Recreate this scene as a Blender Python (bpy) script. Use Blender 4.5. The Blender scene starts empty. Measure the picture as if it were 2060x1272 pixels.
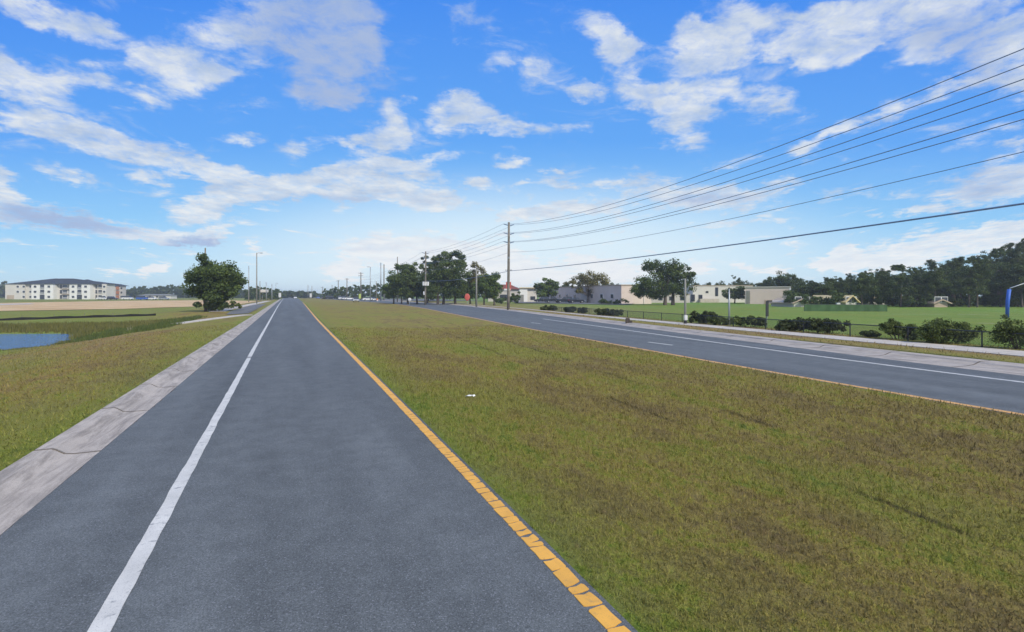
import bpy, bmesh, math, random
import numpy as np
from mathutils import Vector, Matrix
random.seed(7); rng = np.random.default_rng(7)
C = bpy.context.scene.collection
SC = bpy.context.scene
# ------------------------------------------------------------------ camera
H = 2.4; FPX = 1030.0; HY = 594.0; YAW = math.atan(.437)
cam = bpy.data.cameras.new('camera'); camo = bpy.data.objects.new('camera', cam); C.objects.link(camo)
cam.sensor_width = 36; cam.lens = 18.0; cam.shift_y = -(636 - HY) / 2060
cam.clip_start = .1; cam.clip_end = 6000
camo.location = (0, 0, H); camo.rotation_euler = (math.pi / 2, 0, -YAW)
SC.camera = camo
SC.cycles.use_adaptive_sampling = True; SC.cycles.adaptive_threshold = .02; SC.cycles.max_bounces = 4; SC.cycles.diffuse_bounces = 2; SC.cycles.glossy_bounces = 2; SC.cycles.transmission_bounces = 3
RX = np.array([math.cos(YAW), -math.sin(YAW)]); FX = np.array([math.sin(YAW), math.cos(YAW)])
# ------------------------------------------------------------------ sky, sun, exposure
SUN_EL = math.radians(41)
sd = RX * .62 - FX * .78; sd = sd / np.linalg.norm(sd)
SUN_AZ = math.atan2(sd[0], sd[1])            # clockwise from +Y
SC.view_settings.view_transform = 'Standard'; SC.view_settings.look = 'None'
SC.view_settings.exposure = 0.0; SC.view_settings.gamma = 1; SC.view_settings.use_curve_mapping = False
sl = bpy.data.lights.new('sun', 'SUN'); sl.energy = 3.8; sl.angle = math.radians(.5); sl.color = (1, .93, .80)
slo = bpy.data.objects.new('sun', sl); C.objects.link(slo)
sv = Vector((sd[0] * math.cos(SUN_EL), sd[1] * math.cos(SUN_EL), math.sin(SUN_EL)))
slo.rotation_euler = sv.to_track_quat('Z', 'Y').to_euler(); slo.location = (0, -20, 60)


class NT:
    """tiny node-tree helper"""
    def __init__(s, tree): s.t = tree; s.n = tree.nodes; s.l = tree.links
    def put(s, sock, v):
        if isinstance(v, bpy.types.NodeSocket): s.l.new(v, sock)
        elif v is not None:
            if isinstance(v, (tuple, list)) and len(v) == 3 and sock.type == 'RGBA': v = (*v, 1)
            sock.default_value = v
    def math(s, op, a, b=None, c=None, clamp=False):
        n = s.n.new('ShaderNodeMath'); n.operation = op; n.use_clamp = clamp
        for i, v in enumerate((a, b, c)):
            if v is not None: s.put(n.inputs[i], v)
        return n.outputs[0]
    def vec(s, op, a, b=None, sc=None):
        n = s.n.new('ShaderNodeVectorMath'); n.operation = op
        s.put(n.inputs[0], a)
        if b is not None: s.put(n.inputs[1], b)
        if sc is not None: s.put(n.inputs['Scale'], sc)
        return n.outputs['Value'] if op in ('DOT_PRODUCT', 'LENGTH') else n.outputs[0]
    def noise(s, v, scale, detail=4, rough=.55, dist=0, dim='3D', color=False):
        n = s.n.new('ShaderNodeTexNoise'); n.noise_dimensions = dim
        s.put(n.inputs['Vector'], v); n.inputs['Scale'].default_value = scale
        n.inputs['Detail'].default_value = detail; n.inputs['Roughness'].default_value = rough
        n.inputs['Distortion'].default_value = dist
        return n.outputs['Color' if color else 'Fac']
    def mix(s, f, a, b, mode='MIX'):
        n = s.n.new('ShaderNodeMix'); n.data_type = 'RGBA'; n.blend_type = mode
        s.put(n.inputs[0], f); s.put(n.inputs[6], a); s.put(n.inputs[7], b); return n.outputs[2]
    def ramp(s, f, stops):
        n = s.n.new('ShaderNodeValToRGB'); s.put(n.inputs[0], f); e = n.color_ramp.elements
        while len(e) > 1: e.remove(e[-1])
        e[0].position = stops[0][0]; c = stops[0][1]; e[0].color = (*c, 1) if len(c) == 3 else c
        for p, c in stops[1:]:
            q = e.new(p); q.color = (*c, 1)
        return n.outputs[0]
    def mr(s, v, a, b, c=0., d=1., smooth=False):
        n = s.n.new('ShaderNodeMapRange'); n.interpolation_type = 'SMOOTHSTEP' if smooth else 'LINEAR'
        s.put(n.inputs[0], v)
        for i, x in enumerate((a, b, c, d)): s.put(n.inputs[i + 1], x)
        return n.outputs[0]
    def comb(s, x, y, z=0.):
        n = s.n.new('ShaderNodeCombineXYZ'); s.put(n.inputs[0], x); s.put(n.inputs[1], y); s.put(n.inputs[2], z)
        return n.outputs[0]
    def sep(s, v):
        n = s.n.new('ShaderNodeSeparateXYZ'); s.put(n.inputs[0], v); return n.outputs


# clouds: where each cloud of the day stands on the sky dome (direction, size, tilt, thickness)
CL = [(100,38,115,30,20,.8),(30,15,60,25,20,.8),(170,60,70,28,25,.6),(60,190,120,40,30,1.1),(20,150,60,50,20,.9),(130,160,80,32,12,1),(200,155,50,28,15,.7),
(60,250,110,22,10,1),(190,285,120,27,13,1.2),(320,318,120,27,13,1.2),(405,338,60,16,10,.9),(255,105,70,25,20,.6),(300,200,55,17,20,.8),
(400,105,110,55,-5,.9),(345,150,75,36,10,1),(450,150,40,20,10,.7),(560,30,120,60,0,.7),(640,110,120,85,10,.85),(730,80,60,60,0,.7),(690,130,85,75,0,.9),(670,30,90,35,5,.8),(620,185,45,28,0,.9),(690,195,35,20,0,.7),
(140,352,75,19,15,.9),(0,370,34,50,0,1.2),(300,360,45,12,12,1),(480,280,48,17,0,.85),(600,300,55,16,-5,.85),(510,220,50,14,5,.45),
(780,283,58,24,5,1.1),(695,284,45,12,3,.9),(800,232,30,42,-15,1.1),(745,235,30,20,0,.5),(905,232,50,30,-15,1.2),(950,205,55,20,5,1.1),(1005,245,55,18,12,.9),(1080,265,60,14,3,.8),(975,252,35,12,10,.8),
(775,322,55,15,12,1.2),(870,315,52,13,-14,1),(430,400,90,24,-14,1.2),(400,432,50,17,-5,1.1),(470,375,50,25,0,.8),(545,378,85,22,-5,1.15),(650,372,95,26,-3,1.25),(715,358,75,32,5,1.3),(840,352,55,20,0,1.2),(830,395,85,20,4,1.25),(870,405,60,16,-8,1.1),(958,366,38,14,5,1.2),(740,390,80,18,0,1.1),(430,350,50,16,0,.7),
(1025,327,34,11,4,1.1),(1080,342,17,7,0,.8),(1120,342,22,7,0,.9),(1135,373,48,12,4,1.1),(1060,374,30,6,0,.7),(1000,130,55,30,10,.55),(1085,148,38,36,-10,.85),(1165,186,52,20,0,1.1),(1160,260,40,10,0,.5),
(1190,55,50,34,15,1.1),(1235,100,36,36,20,1.05),(1290,92,60,18,0,.7),(1275,140,50,20,-30,.7),(1420,110,80,60,-10,1.3),(1385,60,55,26,15,1),(1500,18,75,28,5,1),(1490,75,60,40,-20,.8),
(1300,192,70,28,10,1.2),(1375,225,60,45,10,1.2),(1440,185,75,20,-8,1),(1345,255,42,14,0,1.1),(1535,200,65,25,-6,.95),(1560,228,60,14,-12,.7),(1390,292,60,20,-5,.8),(1560,112,55,15,0,.8),(1640,62,90,40,-12,1),(1700,25,120,30,-5,.9),
(1810,45,210,50,-16,1),(1960,50,150,75,-20,1.15),(2040,130,70,60,0,1.1),(1720,85,95,22,-20,1),(1900,88,110,22,-27,1),(1680,268,70,13,-20,.95),(1800,225,65,15,-20,1),(1605,300,35,18,-10,.8),(1890,185,45,15,-15,.8),(1950,160,50,12,-15,.7),
(1340,385,110,32,5,1),(1480,398,90,24,0,.95),(1580,368,45,14,-10,.8),(1460,340,40,8,-10,.7),(1095,428,80,19,-6,1.1),(1040,433,30,12,0,1),(1200,418,70,18,5,1),(1230,370,50,10,0,.6),(1950,290,50,16,-8,.5),(2045,288,32,10,-5,.9),(1960,385,120,34,-10,.95),(2040,350,80,40,-10,1),(1500,447,130,7,-2,.6),(1840,425,110,8,-3,.6),
(90,440,120,24,8,1),(10,410,40,30,0,.9),(230,462,100,16,9,.9),(350,476,75,14,0,1.1),(430,468,45,14,-25,1),(510,490,22,12,0,.6),
(835,506,135,34,3,1.6),(975,535,120,30,0,1.1),(1100,560,140,22,0,.8),(690,545,45,22,0,1),(740,500,45,12,0,.6),(960,520,90,30,0,1),(1185,524,60,14,0,1.1),(1250,545,70,22,0,.9),(1920,487,200,26,-8,1.2),(1702,520,32,26,0,1.2),(1655,534,28,17,0,1.1),(1790,530,80,18,-5,1.1),(2040,470,90,26,-10,1.2),(1490,535,25,9,0,.9),(1405,540,40,15,0,.9),(312,540,36,12,-20,1),(230,545,40,9,0,.6),(1560,545,50,10,0,.6)]
GREY = [(690,135,115,100,0,1.4),(650,50,160,100,0,.7),(120,445,150,22,8,.8),(1900,60,170,60,-15,.45),(1960,370,130,40,-8,.35),(745,503,45,12,0,.15),(700,400,200,14,0,.25),(1440,260,60,30,0,.3),(330,300,200,12,12,.25),(1400,400,160,14,0,.3),(400,490,80,14,0,.7),(1960,130,90,60,0,.35)]


def build_world():
    w = bpy.data.worlds.new('World'); SC.world = w; w.use_nodes = True
    t = NT(w.node_tree); t.n.clear()
    out = t.n.new('ShaderNodeOutputWorld'); bg = t.n.new('ShaderNodeBackground'); t.l.new(bg.outputs[0], out.inputs[0])
    sky = t.n.new('ShaderNodeTexSky'); sky.sky_type = 'NISHITA'; sky.sun_disc = False
    sky.sun_elevation = SUN_EL; sky.sun_rotation = SUN_AZ; sky.air_density = 1; sky.dust_density = .7; sky.ozone_density = 2.5
    d = t.n.new('ShaderNodeTexCoord').outputs['Generated']
    f = t.math('MAXIMUM', t.vec('DOT_PRODUCT', d, (FX[0], FX[1], 0)), .06)
    u = t.math('DIVIDE', t.vec('DOT_PRODUCT', d, (RX[0], RX[1], 0)), f)
    z = t.sep(d)[2]
    v = t.math('DIVIDE', z, f)
    uv = t.comb(u, v)
    # cloud deck coordinates: plane at constant altitude, so clouds shrink towards the horizon
    k = t.math('DIVIDE', 1., t.math('ADD', t.math('MAXIMUM', v, 0.), .22))
    deck = t.comb(t.math('MULTIPLY', u, k), t.math('MULTIPLY', k, 1.25))
    warp = t.vec('SUBTRACT', t.noise(deck, 4.5, 5, .6, color=True), (.5, .5, .5))
    warp = t.vec('SCALE', t.vec('MULTIPLY', warp, (.11, .08, 0)), sc=t.mr(v, .02, .40, .22, 1.))
    warp2 = t.vec('SUBTRACT', t.noise(uv, 26, 4, .6, color=True), (.5, .5, .5))
    warp2 = t.vec('MULTIPLY', warp2, (.035, .028, 0))
    wuv = t.vec('ADD', t.vec('ADD', uv, warp), warp2)

    def field(lst):
        acc = None
        for (px, py, rx, ry, a, amp) in lst:
            m = t.n.new('ShaderNodeMapping'); m.vector_type = 'TEXTURE'; t.l.new(wuv, m.inputs['Vector'])
            m.inputs['Location'].default_value = ((px - 1030) / 1030, (HY - py) / 1030, 0)
            m.inputs['Rotation'].default_value = (0, 0, math.radians(-a))
            m.inputs['Scale'].default_value = (rx * 1.42 / 1030, ry * 1.5 / 1030, 1)
            g = t.n.new('ShaderNodeTexGradient'); g.gradient_type = 'SPHERICAL'; t.l.new(m.outputs[0], g.inputs[0])
            o = g.outputs['Fac']
            acc = t.math('MULTIPLY', o, amp) if acc is None else t.math('MULTIPLY_ADD', o, amp, acc)
        return acc
    fld = field(CL); gry = field(GREY)
    n1 = t.noise(deck, 8.5, 9, .66, .3)
    n2 = t.noise(deck, 2.2, 7, .6)
    nn = t.math('ADD', t.math('MULTIPLY', t.math('SUBTRACT', n1, .5), 2.3), t.math('MULTIPLY', t.math('SUBTRACT', n2, .5), .5))
    # unseen broken cloud added behind the view to make the sky light less blue
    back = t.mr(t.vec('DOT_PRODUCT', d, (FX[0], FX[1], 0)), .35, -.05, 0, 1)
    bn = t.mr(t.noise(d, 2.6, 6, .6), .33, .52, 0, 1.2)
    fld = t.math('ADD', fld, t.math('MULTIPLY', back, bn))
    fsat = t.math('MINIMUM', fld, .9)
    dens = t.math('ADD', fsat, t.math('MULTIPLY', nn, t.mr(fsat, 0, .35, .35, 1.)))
    puffs = t.math('MULTIPLY', t.mr(t.noise(deck, 4.2, 7, .62, .5), .50, .72, 0, .75), t.mr(v, .0, .09, .2, 1.))
    wisps = t.math('MULTIPLY', t.mr(t.noise(t.vec('MULTIPLY', deck, (1, 1.8, 1)), 3., 7, .7, .8), .48, .75, 0, .5), t.mr(v, .1, .3, 0, 1.))
    dens = t.math('MAXIMUM', dens, t.math('MAXIMUM', puffs, wisps))
    cov = t.mr(dens, .13, t.mr(v, .03, .28, .55, 1.02), 0, 1, True)
    veil = t.mr(t.noise(deck, 13, 6, .65, .4), .30, .58, .62, .96)
    cov = t.math('MULTIPLY', cov, t.math('MAXIMUM', veil, t.mr(v, .05, .2, .95, 0)))
    # sky colour
    base = t.mix(1., sky.outputs[0], (.80, .99, 1.24), 'MULTIPLY')
    hs = t.n.new('ShaderNodeHueSaturation'); hs.inputs['Saturation'].default_value = 1.12; t.l.new(base, hs.inputs['Color'])
    S = 10.0                                     # background strength is .1: cloud colours below are written as picture values times S
    skyc = hs.outputs[0]
    grad = t.ramp(t.mr(v, 0, .6), [(0, (.64, .84, .96)), (.1, (.50, .77, .97)), (.25, (.30, .62, .965)), (.5, (.135, .41, .95)), (1, (.065, .28, .91))])
    grad = t.vec('SCALE', grad, sc=S)
    skyc = t.mix(.93, skyc, grad)
    # pale moist air low over the road ahead
    gl = t.vec('LENGTH', t.vec('MULTIPLY', t.vec('SUBTRACT', uv, (.02, .05, 0)), (1.3, 5.2, 0)))
    skyc = t.mix(t.mr(gl, 1.15, .25, 0, .82, True), skyc, (.80 * S, .925 * S, .99 * S))
    lit = t.mr(t.noise(t.vec('ADD', deck, (.05, -.09, 0)), 5.5, 6, .6), .35, .62, 0, 1)
    cc = t.mix(lit, (.50 * S, .60 * S, .76 * S), (.79 * S, .83 * S, .87 * S))
    low = t.mr(v, .02, .20, 1, 0)
    cc = t.mix(t.math('MULTIPLY', low, .9), cc, (.97 * S, .985 * S, .99 * S))
    gf = t.mr(t.math('ADD', gry, t.math('MULTIPLY', t.math('SUBTRACT', n2, .5), .4)), .02, .5, 0, .9, True)
    cc = t.mix(gf, cc, (.36 * S, .47 * S, .72 * S))
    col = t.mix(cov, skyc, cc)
    w.cycles.sampling_method = 'MANUAL'; w.cycles.sample_map_resolution = 128
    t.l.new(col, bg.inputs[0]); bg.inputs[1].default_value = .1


build_world()

# ------------------------------------------------------------------ placing
def at(px, d, z=0.0):
    p = RX * ((px - 1030) / FPX * d) + FX * d
    return Vector((p[0], p[1], z))
def interp(tab):
    ys = [a for a, b in tab]; xs = [b for a, b in tab]
    return lambda y: np.interp(y, ys, xs)
def smooth_curve(tab):
    g = np.arange(-70, 1400, 1.0); v = np.interp(g, [a for a, b in tab], [b for a, b in tab])
    for s in (9, 9, 7):
        v = np.convolve(np.pad(v, s // 2, mode='edge'), np.ones(s) / s, 'valid')
    return lambda y: np.interp(y, g, v)
YL = smooth_curve([(-70, 2.0), (3, 2.13), (10, 2.26), (20, 2.32), (52, 2.6), (148, 4.0), (380, 6.3), (1400, 10)])           # near median yellow line
WL = smooth_curve([(-70, -1.2), (4, -1.22), (23, -1.38), (129, -2.1), (400, -3.2), (1400, -5)])
GLi = smooth_curve([(-70, -2.60), (5, -2.62), (20, -2.70), (45, -2.75), (129, -3.1), (400, -4), (1400, -6)])
GLo = lambda y: GLi(y) - .79
YR = smooth_curve([(-70, 13.0), (5.3, 13.42), (10.6, 13.7), (18.4, 14.35), (33, 15.7), (57.6, 18.6), (94, 22.8), (138, 26.3), (180, 26), (215, 24), (330, 20), (1400, 20)])
WR = smooth_curve([(-70, 17.7), (7.3, 18.35), (11, 18.7), (17, 19.4), (26, 20.8), (38, 22.5), (46, 23.4), (76, 28.5), (110, 32.6), (140, 35), (200, 34), (330, 29), (1400, 29)])
GRi = smooth_curve([(-70, 19), (7.7, 19.75), (12.6, 20.5), (19, 21.8), (29, 23.2), (40, 25.4), (72, 31.2), (110, 36), (140, 38.6), (200, 38), (330, 33), (1400, 33)])
GRo = smooth_curve([(-70, 21.2), (8.9, 22.3), (14.3, 23.0), (20.6, 23.9), (32, 25.7), (45, 28.1), (78, 33.3), (110, 37.6), (140, 40.2), (200, 39.6), (330, 34.6), (1400, 34.6)])
S0 = smooth_curve([(-70, 23.2), (9.6, 24.4), (15.6, 25.2), (23, 26.2), (34, 27.7), (48.9, 30.1), (78, 35.2), (140, 42.3), (200, 41.6), (330, 37), (1400, 37)])
S1 = smooth_curve([(-70, 26.8), (11, 27.6), (17.5, 28.1), (25.6, 29.2), (38, 30.7), (57, 33.2), (80, 37.0), (140, 43.6), (200, 43), (330, 38.5), (1400, 38.5)])

POND = np.array([(-60, 72), (-25.5, 64.5), (-19.0, 62.2), (-17.0, 58.5), (-15.9, 53), (-14.9, 46.4), (-16.8, 42.6), (-24, 37.5), (-34, 29), (-60, 22)], float)
def sdist(px, py, poly):
    """signed distance to a polygon, negative inside (numpy)"""
    px = np.asarray(px, float); py = np.asarray(py, float)
    dmin = np.full(px.shape, 1e9); inside = np.zeros(px.shape, bool)
    n = len(poly)
    for i in range(n):
        a = poly[i]; b = poly[(i + 1) % n]; e = b - a
        t = np.clip(((px - a[0]) * e[0] + (py - a[1]) * e[1]) / (e @ e), 0, 1)
        dmin = np.minimum(dmin, np.hypot(px - a[0] - t * e[0], py - a[1] - t * e[1]))
        c = ((a[1] > py) != (b[1] > py))
        with np.errstate(divide='ignore', invalid='ignore'):
            xi = (b[0] - a[0]) * (py - a[1]) / (b[1] - a[1]) + a[0]
        inside ^= c & (px < xi)
    return np.where(inside, -dmin, dmin)
def sst(x, a, b):
    t = np.clip((x - a) / (b - a), 0, 1); return t * t * (3 - 2 * t)
WATER = -1.3
def HT(x, y):
    x = np.asarray(x, float); y = np.asarray(y, float)
    z = np.zeros(np.broadcast(x, y).shape)
    s = GLo(y) - x
    A = 1 - sst(y, 62, 88) * .85
    left = .13 - sst(s, 1.0, 13) * 1.05 * A - sst(s, 0, 3) * .05
    left = left + sst(y, 88, 120) * np.clip(s, 0, 10) * .003
    sd_ = sdist(x, y, POND)
    left = np.where(sd_ < 3, np.minimum(left, WATER + .10 * sd_ + .02 + .06 * np.clip(sd_, 0, 3)), left)
    left = np.maximum(left, WATER - .6)
    z = np.where(s > 0, left, z)
    # median: very slight swale; right: low verge and sports field
    med = (x > YL(y)) & (x < YR(y)); m = (x - YL(y)) / np.maximum(YR(y) - YL(y), 1)
    z = np.where(med, .015 - .16 * np.sin(np.pi * np.clip(m, 0, 1)) ** 2 + .02 * np.sin(x * 1.1 + y * .31) * np.sin(y * .23) * np.sin(np.pi * np.clip(m, 0, 1)), z)
    r = x - GRo(y)
    z = np.where(r > 0, .12 - sst(x - S1(y), .5, 6) * .35 + sst(x - S1(y), 10, 24) * .25, z)
    under = ((x > GLo(y) + .03) & (x < YL(y) + .10)) | ((x > YR(y) - .16) & (x < GRo(y) - .03))
    z = np.where(under, -.08, z)
    return z
def hz(x, y): return float(HT(np.array([x]), np.array([y]))[0])
def onground(px, py):
    """point on the terrain seen in a given direction"""
    k = (py - HY) / FPX
    d = H / k
    for _ in range(25):
        p = RX * ((px - 1030) / FPX * d) + FX * d
        d = .5 * d + .5 * (H - hz(p[0], p[1])) / k
    p = RX * ((px - 1030) / FPX * d) + FX * d
    return Vector((p[0], p[1], hz(p[0], p[1])))

# ------------------------------------------------------------------ mesh helpers
class MB:
    def __init__(s): s.v = []; s.f = []
    def add(s, vs, fs):
        o = len(s.v); s.v += [tuple(v) for v in vs]; s.f += [tuple(i + o for i in f) for f in fs]; return s
    def box(s, c, sz, rz=0., M=None, taper=1., bev=0.):
        x, y, z = sz[0] / 2, sz[1] / 2, sz[2] / 2
        vs = []
        for k in (-1, 1):
            q = taper if k > 0 else 1
            for (a, b) in ((-1, -1), (1, -1), (1, 1), (-1, 1)): vs.append(Vector((a * x * q, b * y * q, k * z)))
        R = Matrix.Rotation(rz, 3, 'Z') if M is None else M
        vs = [R @ v + Vector(c) for v in vs]
        return s.add(vs, [(3, 2, 1, 0), (4, 5, 6, 7), (0, 1, 5, 4), (1, 2, 6, 5), (2, 3, 7, 6), (3, 0, 4, 7)])
    def tube(s, pts, rad, n=8, cap=True):
        pts = [Vector(p) for p in pts]
        if not hasattr(rad, '__len__'): rad = [rad] * len(pts)
        vs = []; fs = []
        for i, p in enumerate(pts):
            t = (pts[min(i + 1, len(pts) - 1)] - pts[max(i - 1, 0)]).normalized()
            a = t.cross(Vector((0, 0, 1)) if abs(t.z) < .9 else Vector((0, 1, 0))).normalized(); b = t.cross(a)
            for k in range(n):
                an = 2 * math.pi * k / n; vs.append(p + (a * math.cos(an) + b * math.sin(an)) * rad[i])
        for i in range(len(pts) - 1):
            for k in range(n):
                q = (k + 1) % n; fs.append((i * n + k, i * n + q, (i + 1) * n + q, (i + 1) * n + k))
        if cap: fs += [tuple(range(n - 1, -1, -1)), tuple((len(pts) - 1) * n + k for k in range(n))]
        return s.add(vs, fs)
    def ell(s, c, r, nu=12, nv=8, jit=0.):
        vs = []; fs = []
        for j in range(nv + 1):
            th = math.pi * j / nv
            for i in range(nu):
                ph = 2 * math.pi * i / nu; q = 1 + random.uniform(-jit, jit)
                vs.append((c[0] + r[0] * q * math.sin(th) * math.cos(ph), c[1] + r[1] * q * math.sin(th) * math.sin(ph), c[2] + r[2] * q * math.cos(th)))
        for j in range(nv):
            for i in range(nu):
                k = (i + 1) % nu; fs.append((j * nu + i, (j + 1) * nu + i, (j + 1) * nu + k, j * nu + k))
        return s.add(vs, fs)
    def prism(s, prof, y0, y1, tf=None):
        """extrude an (x,z) outline from y0 to y1; tf maps points"""
        n = len(prof); tf = tf or (lambda x, y, z: (x, y, z))
        vs = [tf(x, y0, z) for x, z in prof] + [tf(x, y1, z) for x, z in prof]
        return s.add(vs, [tuple(range(n)), tuple(range(2 * n - 1, n - 1, -1))] + [(i + n, (i + 1) % n + n, (i + 1) % n, i) for i in range(n)])
    def build(s, name, mat, parent=None, smooth=False, bevel=0.):
        me = bpy.data.meshes.new(name); me.from_pydata(s.v, [], s.f)
        bm = bmesh.new(); bm.from_mesh(me)
        bmesh.ops.recalc_face_normals(bm, faces=bm.faces)
        if bevel: bmesh.ops.bevel(bm, geom=[e for e in bm.edges if len(e.link_faces) == 2 and e.calc_face_angle(0) > .6], offset=bevel, segments=2, affect='EDGES', clamp_overlap=True)
        bm.to_mesh(me); bm.free()
        if smooth: me.polygons.foreach_set('use_smooth', [True] * len(me.polygons))
        me.materials.append(mat)
        o = bpy.data.objects.new(name, me); C.objects.link(o)
        if parent: o.parent = parent
        return o
def npmesh(name, V, F, mat, parent=None, attrs=None, smooth=False):
    V = np.asarray(V, np.float32); F = np.asarray(F, np.int32); k = F.shape[1]
    me = bpy.data.meshes.new(name); me.vertices.add(len(V)); me.vertices.foreach_set('co', V.ravel())
    me.loops.add(F.size); me.loops.foreach_set('vertex_index', F.ravel())
    me.polygons.add(len(F)); me.polygons.foreach_set('loop_start', np.arange(len(F), dtype=np.int32) * k)
    me.polygons.foreach_set('loop_total', np.full(len(F), k, np.int32))
    if smooth: me.polygons.foreach_set('use_smooth', np.ones(len(F), bool))
    me.update(calc_edges=True)
    for nm, (dom, arr) in (attrs or {}).items():
        a = me.attributes.new(nm, 'FLOAT', dom); a.data.foreach_set('value', np.asarray(arr, np.float32))
    me.materials.append(mat)
    o = bpy.data.objects.new(name, me); C.objects.link(o)
    if parent: o.parent = parent
    return o
def thing(name, label, cat, loc=(0, 0, 0), rz=0., group=None):
    o = bpy.data.objects.new(name, None); C.objects.link(o); o.location = loc; o.rotation_euler = (0, 0, rz); o.empty_display_size = .3
    o['label'] = label; o['category'] = cat
    if group: o['group'] = group
    return o
def tag(o, label, cat, group=None, kind=None):
    o['label'] = label; o['category'] = cat
    if group: o['group'] = group
    if kind: o['kind'] = kind
    return o
def struct(o): o['kind'] = 'structure'; return o
def dup(root, loc, rz=0., label=None, sc=None, group=None):
    r = root.copy(); C.objects.link(r); r.location = loc; r.rotation_euler = (0, 0, rz)
    if label: r['label'] = label
    if group: r['group'] = group
    if sc: r.scale = sc if hasattr(sc, '__len__') else (sc,) * 3
    for ch in list(root.children):
        c = ch.copy(); C.objects.link(c); c.parent = r
        for g in ch.children:
            q = g.copy(); C.objects.link(q); q.parent = c
    return r

# ------------------------------------------------------------------ materials
def newmat(name):
    m = bpy.data.materials.new(name); m.use_nodes = True; t = NT(m.node_tree)
    b = t.n['Principled BSDF']; return m, t, b
def pos(t): return t.n.new('ShaderNodeNewGeometry').outputs['Position']
def objc(t): return t.n.new('ShaderNodeTexCoord').outputs['Object']
def bump(t, b, h, strength=.3, dist=.02):
    n = t.n.new('ShaderNodeBump'); n.inputs['Strength'].default_value = strength; n.inputs['Distance'].default_value = dist
    t.put(n.inputs['Height'], h); t.l.new(n.outputs[0], b.inputs['Normal'])
def plain(name, col, rough=.6, var=.15, scale=3., metal=0., spec=.4, emit=None, coord='o'):
    m, t, b = newmat(name)
    n = t.noise(objc(t) if coord == 'o' else pos(t), scale, 5, .6)
    c = t.mix(t.mr(n, .3, .7), tuple(x * (1 - var) for x in col), tuple(min(1, x * (1 + var)) for x in col))
    t.l.new(c, b.inputs['Base Color']); b.inputs['Roughness'].default_value = rough; b.inputs['Metallic'].default_value = metal
    b.inputs['Specular IOR Level'].default_value = spec
    return m

def turf_colour(t):
    P = pos(t); xyz = t.sep(P)
    a = t.n.new('ShaderNodeAttribute'); a.attribute_name = 'lush'; lush = a.outputs['Fac']
    P2 = t.vec('MULTIPLY', P, (1, .45, 1))
    big = t.noise(P2, .33, 5, .62, .4); mid = t.noise(P2, 1.9, 5, .65, .3); fine = t.noise(P, 8, 6, .75); vf = t.noise(P, 75, 3, .7)
    f = t.math('ADD', t.math('MULTIPLY', big, .52), t.math('MULTIPLY', mid, .48))
    f = t.math('ADD', f, t.math('MULTIPLY', t.math('SUBTRACT', fine, .5), .62))
    c = t.ramp(f, [(.29, (.075, .120, .020)), (.37, (.145, .168, .026)), (.43, (.245, .222, .040)), (.485, (.250, .190, .052)), (.54, (.215, .158, .052)), (.60, (.158, .112, .044)), (.67, (.20, .14, .06)), (.74, (.32, .25, .12))])
    g = t.ramp(f, [(.32, (.065, .145, .018)), (.46, (.115, .225, .026)), (.58, (.160, .250, .038)), (.68, (.22, .22, .055))])
    c = t.mix(lush, c, g)
    a2 = t.n.new('ShaderNodeAttribute'); a2.attribute_name = 'dry'
    c = t.mix(t.math('MULTIPLY', a2.outputs['Fac'], t.mr(mid, .35, .6, .3, .9)), c, (.26, .185, .075))
    # greener edge along the pavements, where run-off waters the grass
    yg = t.mr(t.noise(t.vec('MULTIPLY', P, (1, .3, 1)), .23, 3, .5), .5, .62, 0, .5)
    c = t.mix(yg, c, (.19, .21, .035))
    # two old wheel ruts crossing the median
    for (x0, k, w) in ((5.95, .105, .10), (7.55, .120, .11)):
        e = t.math('ABSOLUTE', t.math('SUBTRACT', xyz[0], t.math('ADD', t.math('MULTIPLY_ADD', xyz[1], k, x0), t.math('MULTIPLY', t.noise(P, .5, 2, .5), .5))))
        m_ = t.math('MULTIPLY', t.mr(e, w, .02, 0, 1), t.mr(t.noise(t.vec('MULTIPLY', P, (1, .6, 1)), 1.1, 3, .6), .46, .62, 0, .8))
        c = t.mix(m_, c, (.045, .035, .018))
    dk = t.mr(vf, .3, .7, .58, 1.42)
    c = t.vec('MULTIPLY', t.vec('SCALE', c, sc=dk), (1.0, .99, 1.12))
    return c, fine, vf
M = {}
m, t, b = newmat('turf'); c, fi, vf = turf_colour(t); t.l.new(c, b.inputs['Base Color']); b.inputs['Roughness'].default_value = .9; b.inputs['Specular IOR Level'].default_value = .1
bump(t, b, t.math('ADD', fi, t.math('MULTIPLY', vf, .5)), .7, .05); M['turf'] = m
m, t, b = newmat('grass_blade'); c, fi, vf = turf_colour(t)
a = t.n.new('ShaderNodeAttribute'); a.attribute_name = 'tone'
c = t.vec('SCALE', c, sc=t.mr(a.outputs['Fac'], 0, 1, .75, 1.55)); c = t.mix(t.mr(a.outputs['Fac'], .8, 1, 0, .45), c, (.30, .25, .12))
t.l.new(c, b.inputs['Base Color']); b.inputs['Roughness'].default_value = .7; b.inputs['Specular IOR Level'].default_value = .15
tr = t.n.new('ShaderNodeBsdfTranslucent'); t.l.new(c, tr.inputs[0]); ms = t.n.new('ShaderNodeMixShader'); ms.inputs[0].default_value = .3
t.l.new(b.outputs[0], ms.inputs[1]); t.l.new(tr.outputs[0], ms.inputs[2]); t.l.new(ms.outputs[0], t.n['Material Output'].inputs[0]); M['blade'] = m

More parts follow.
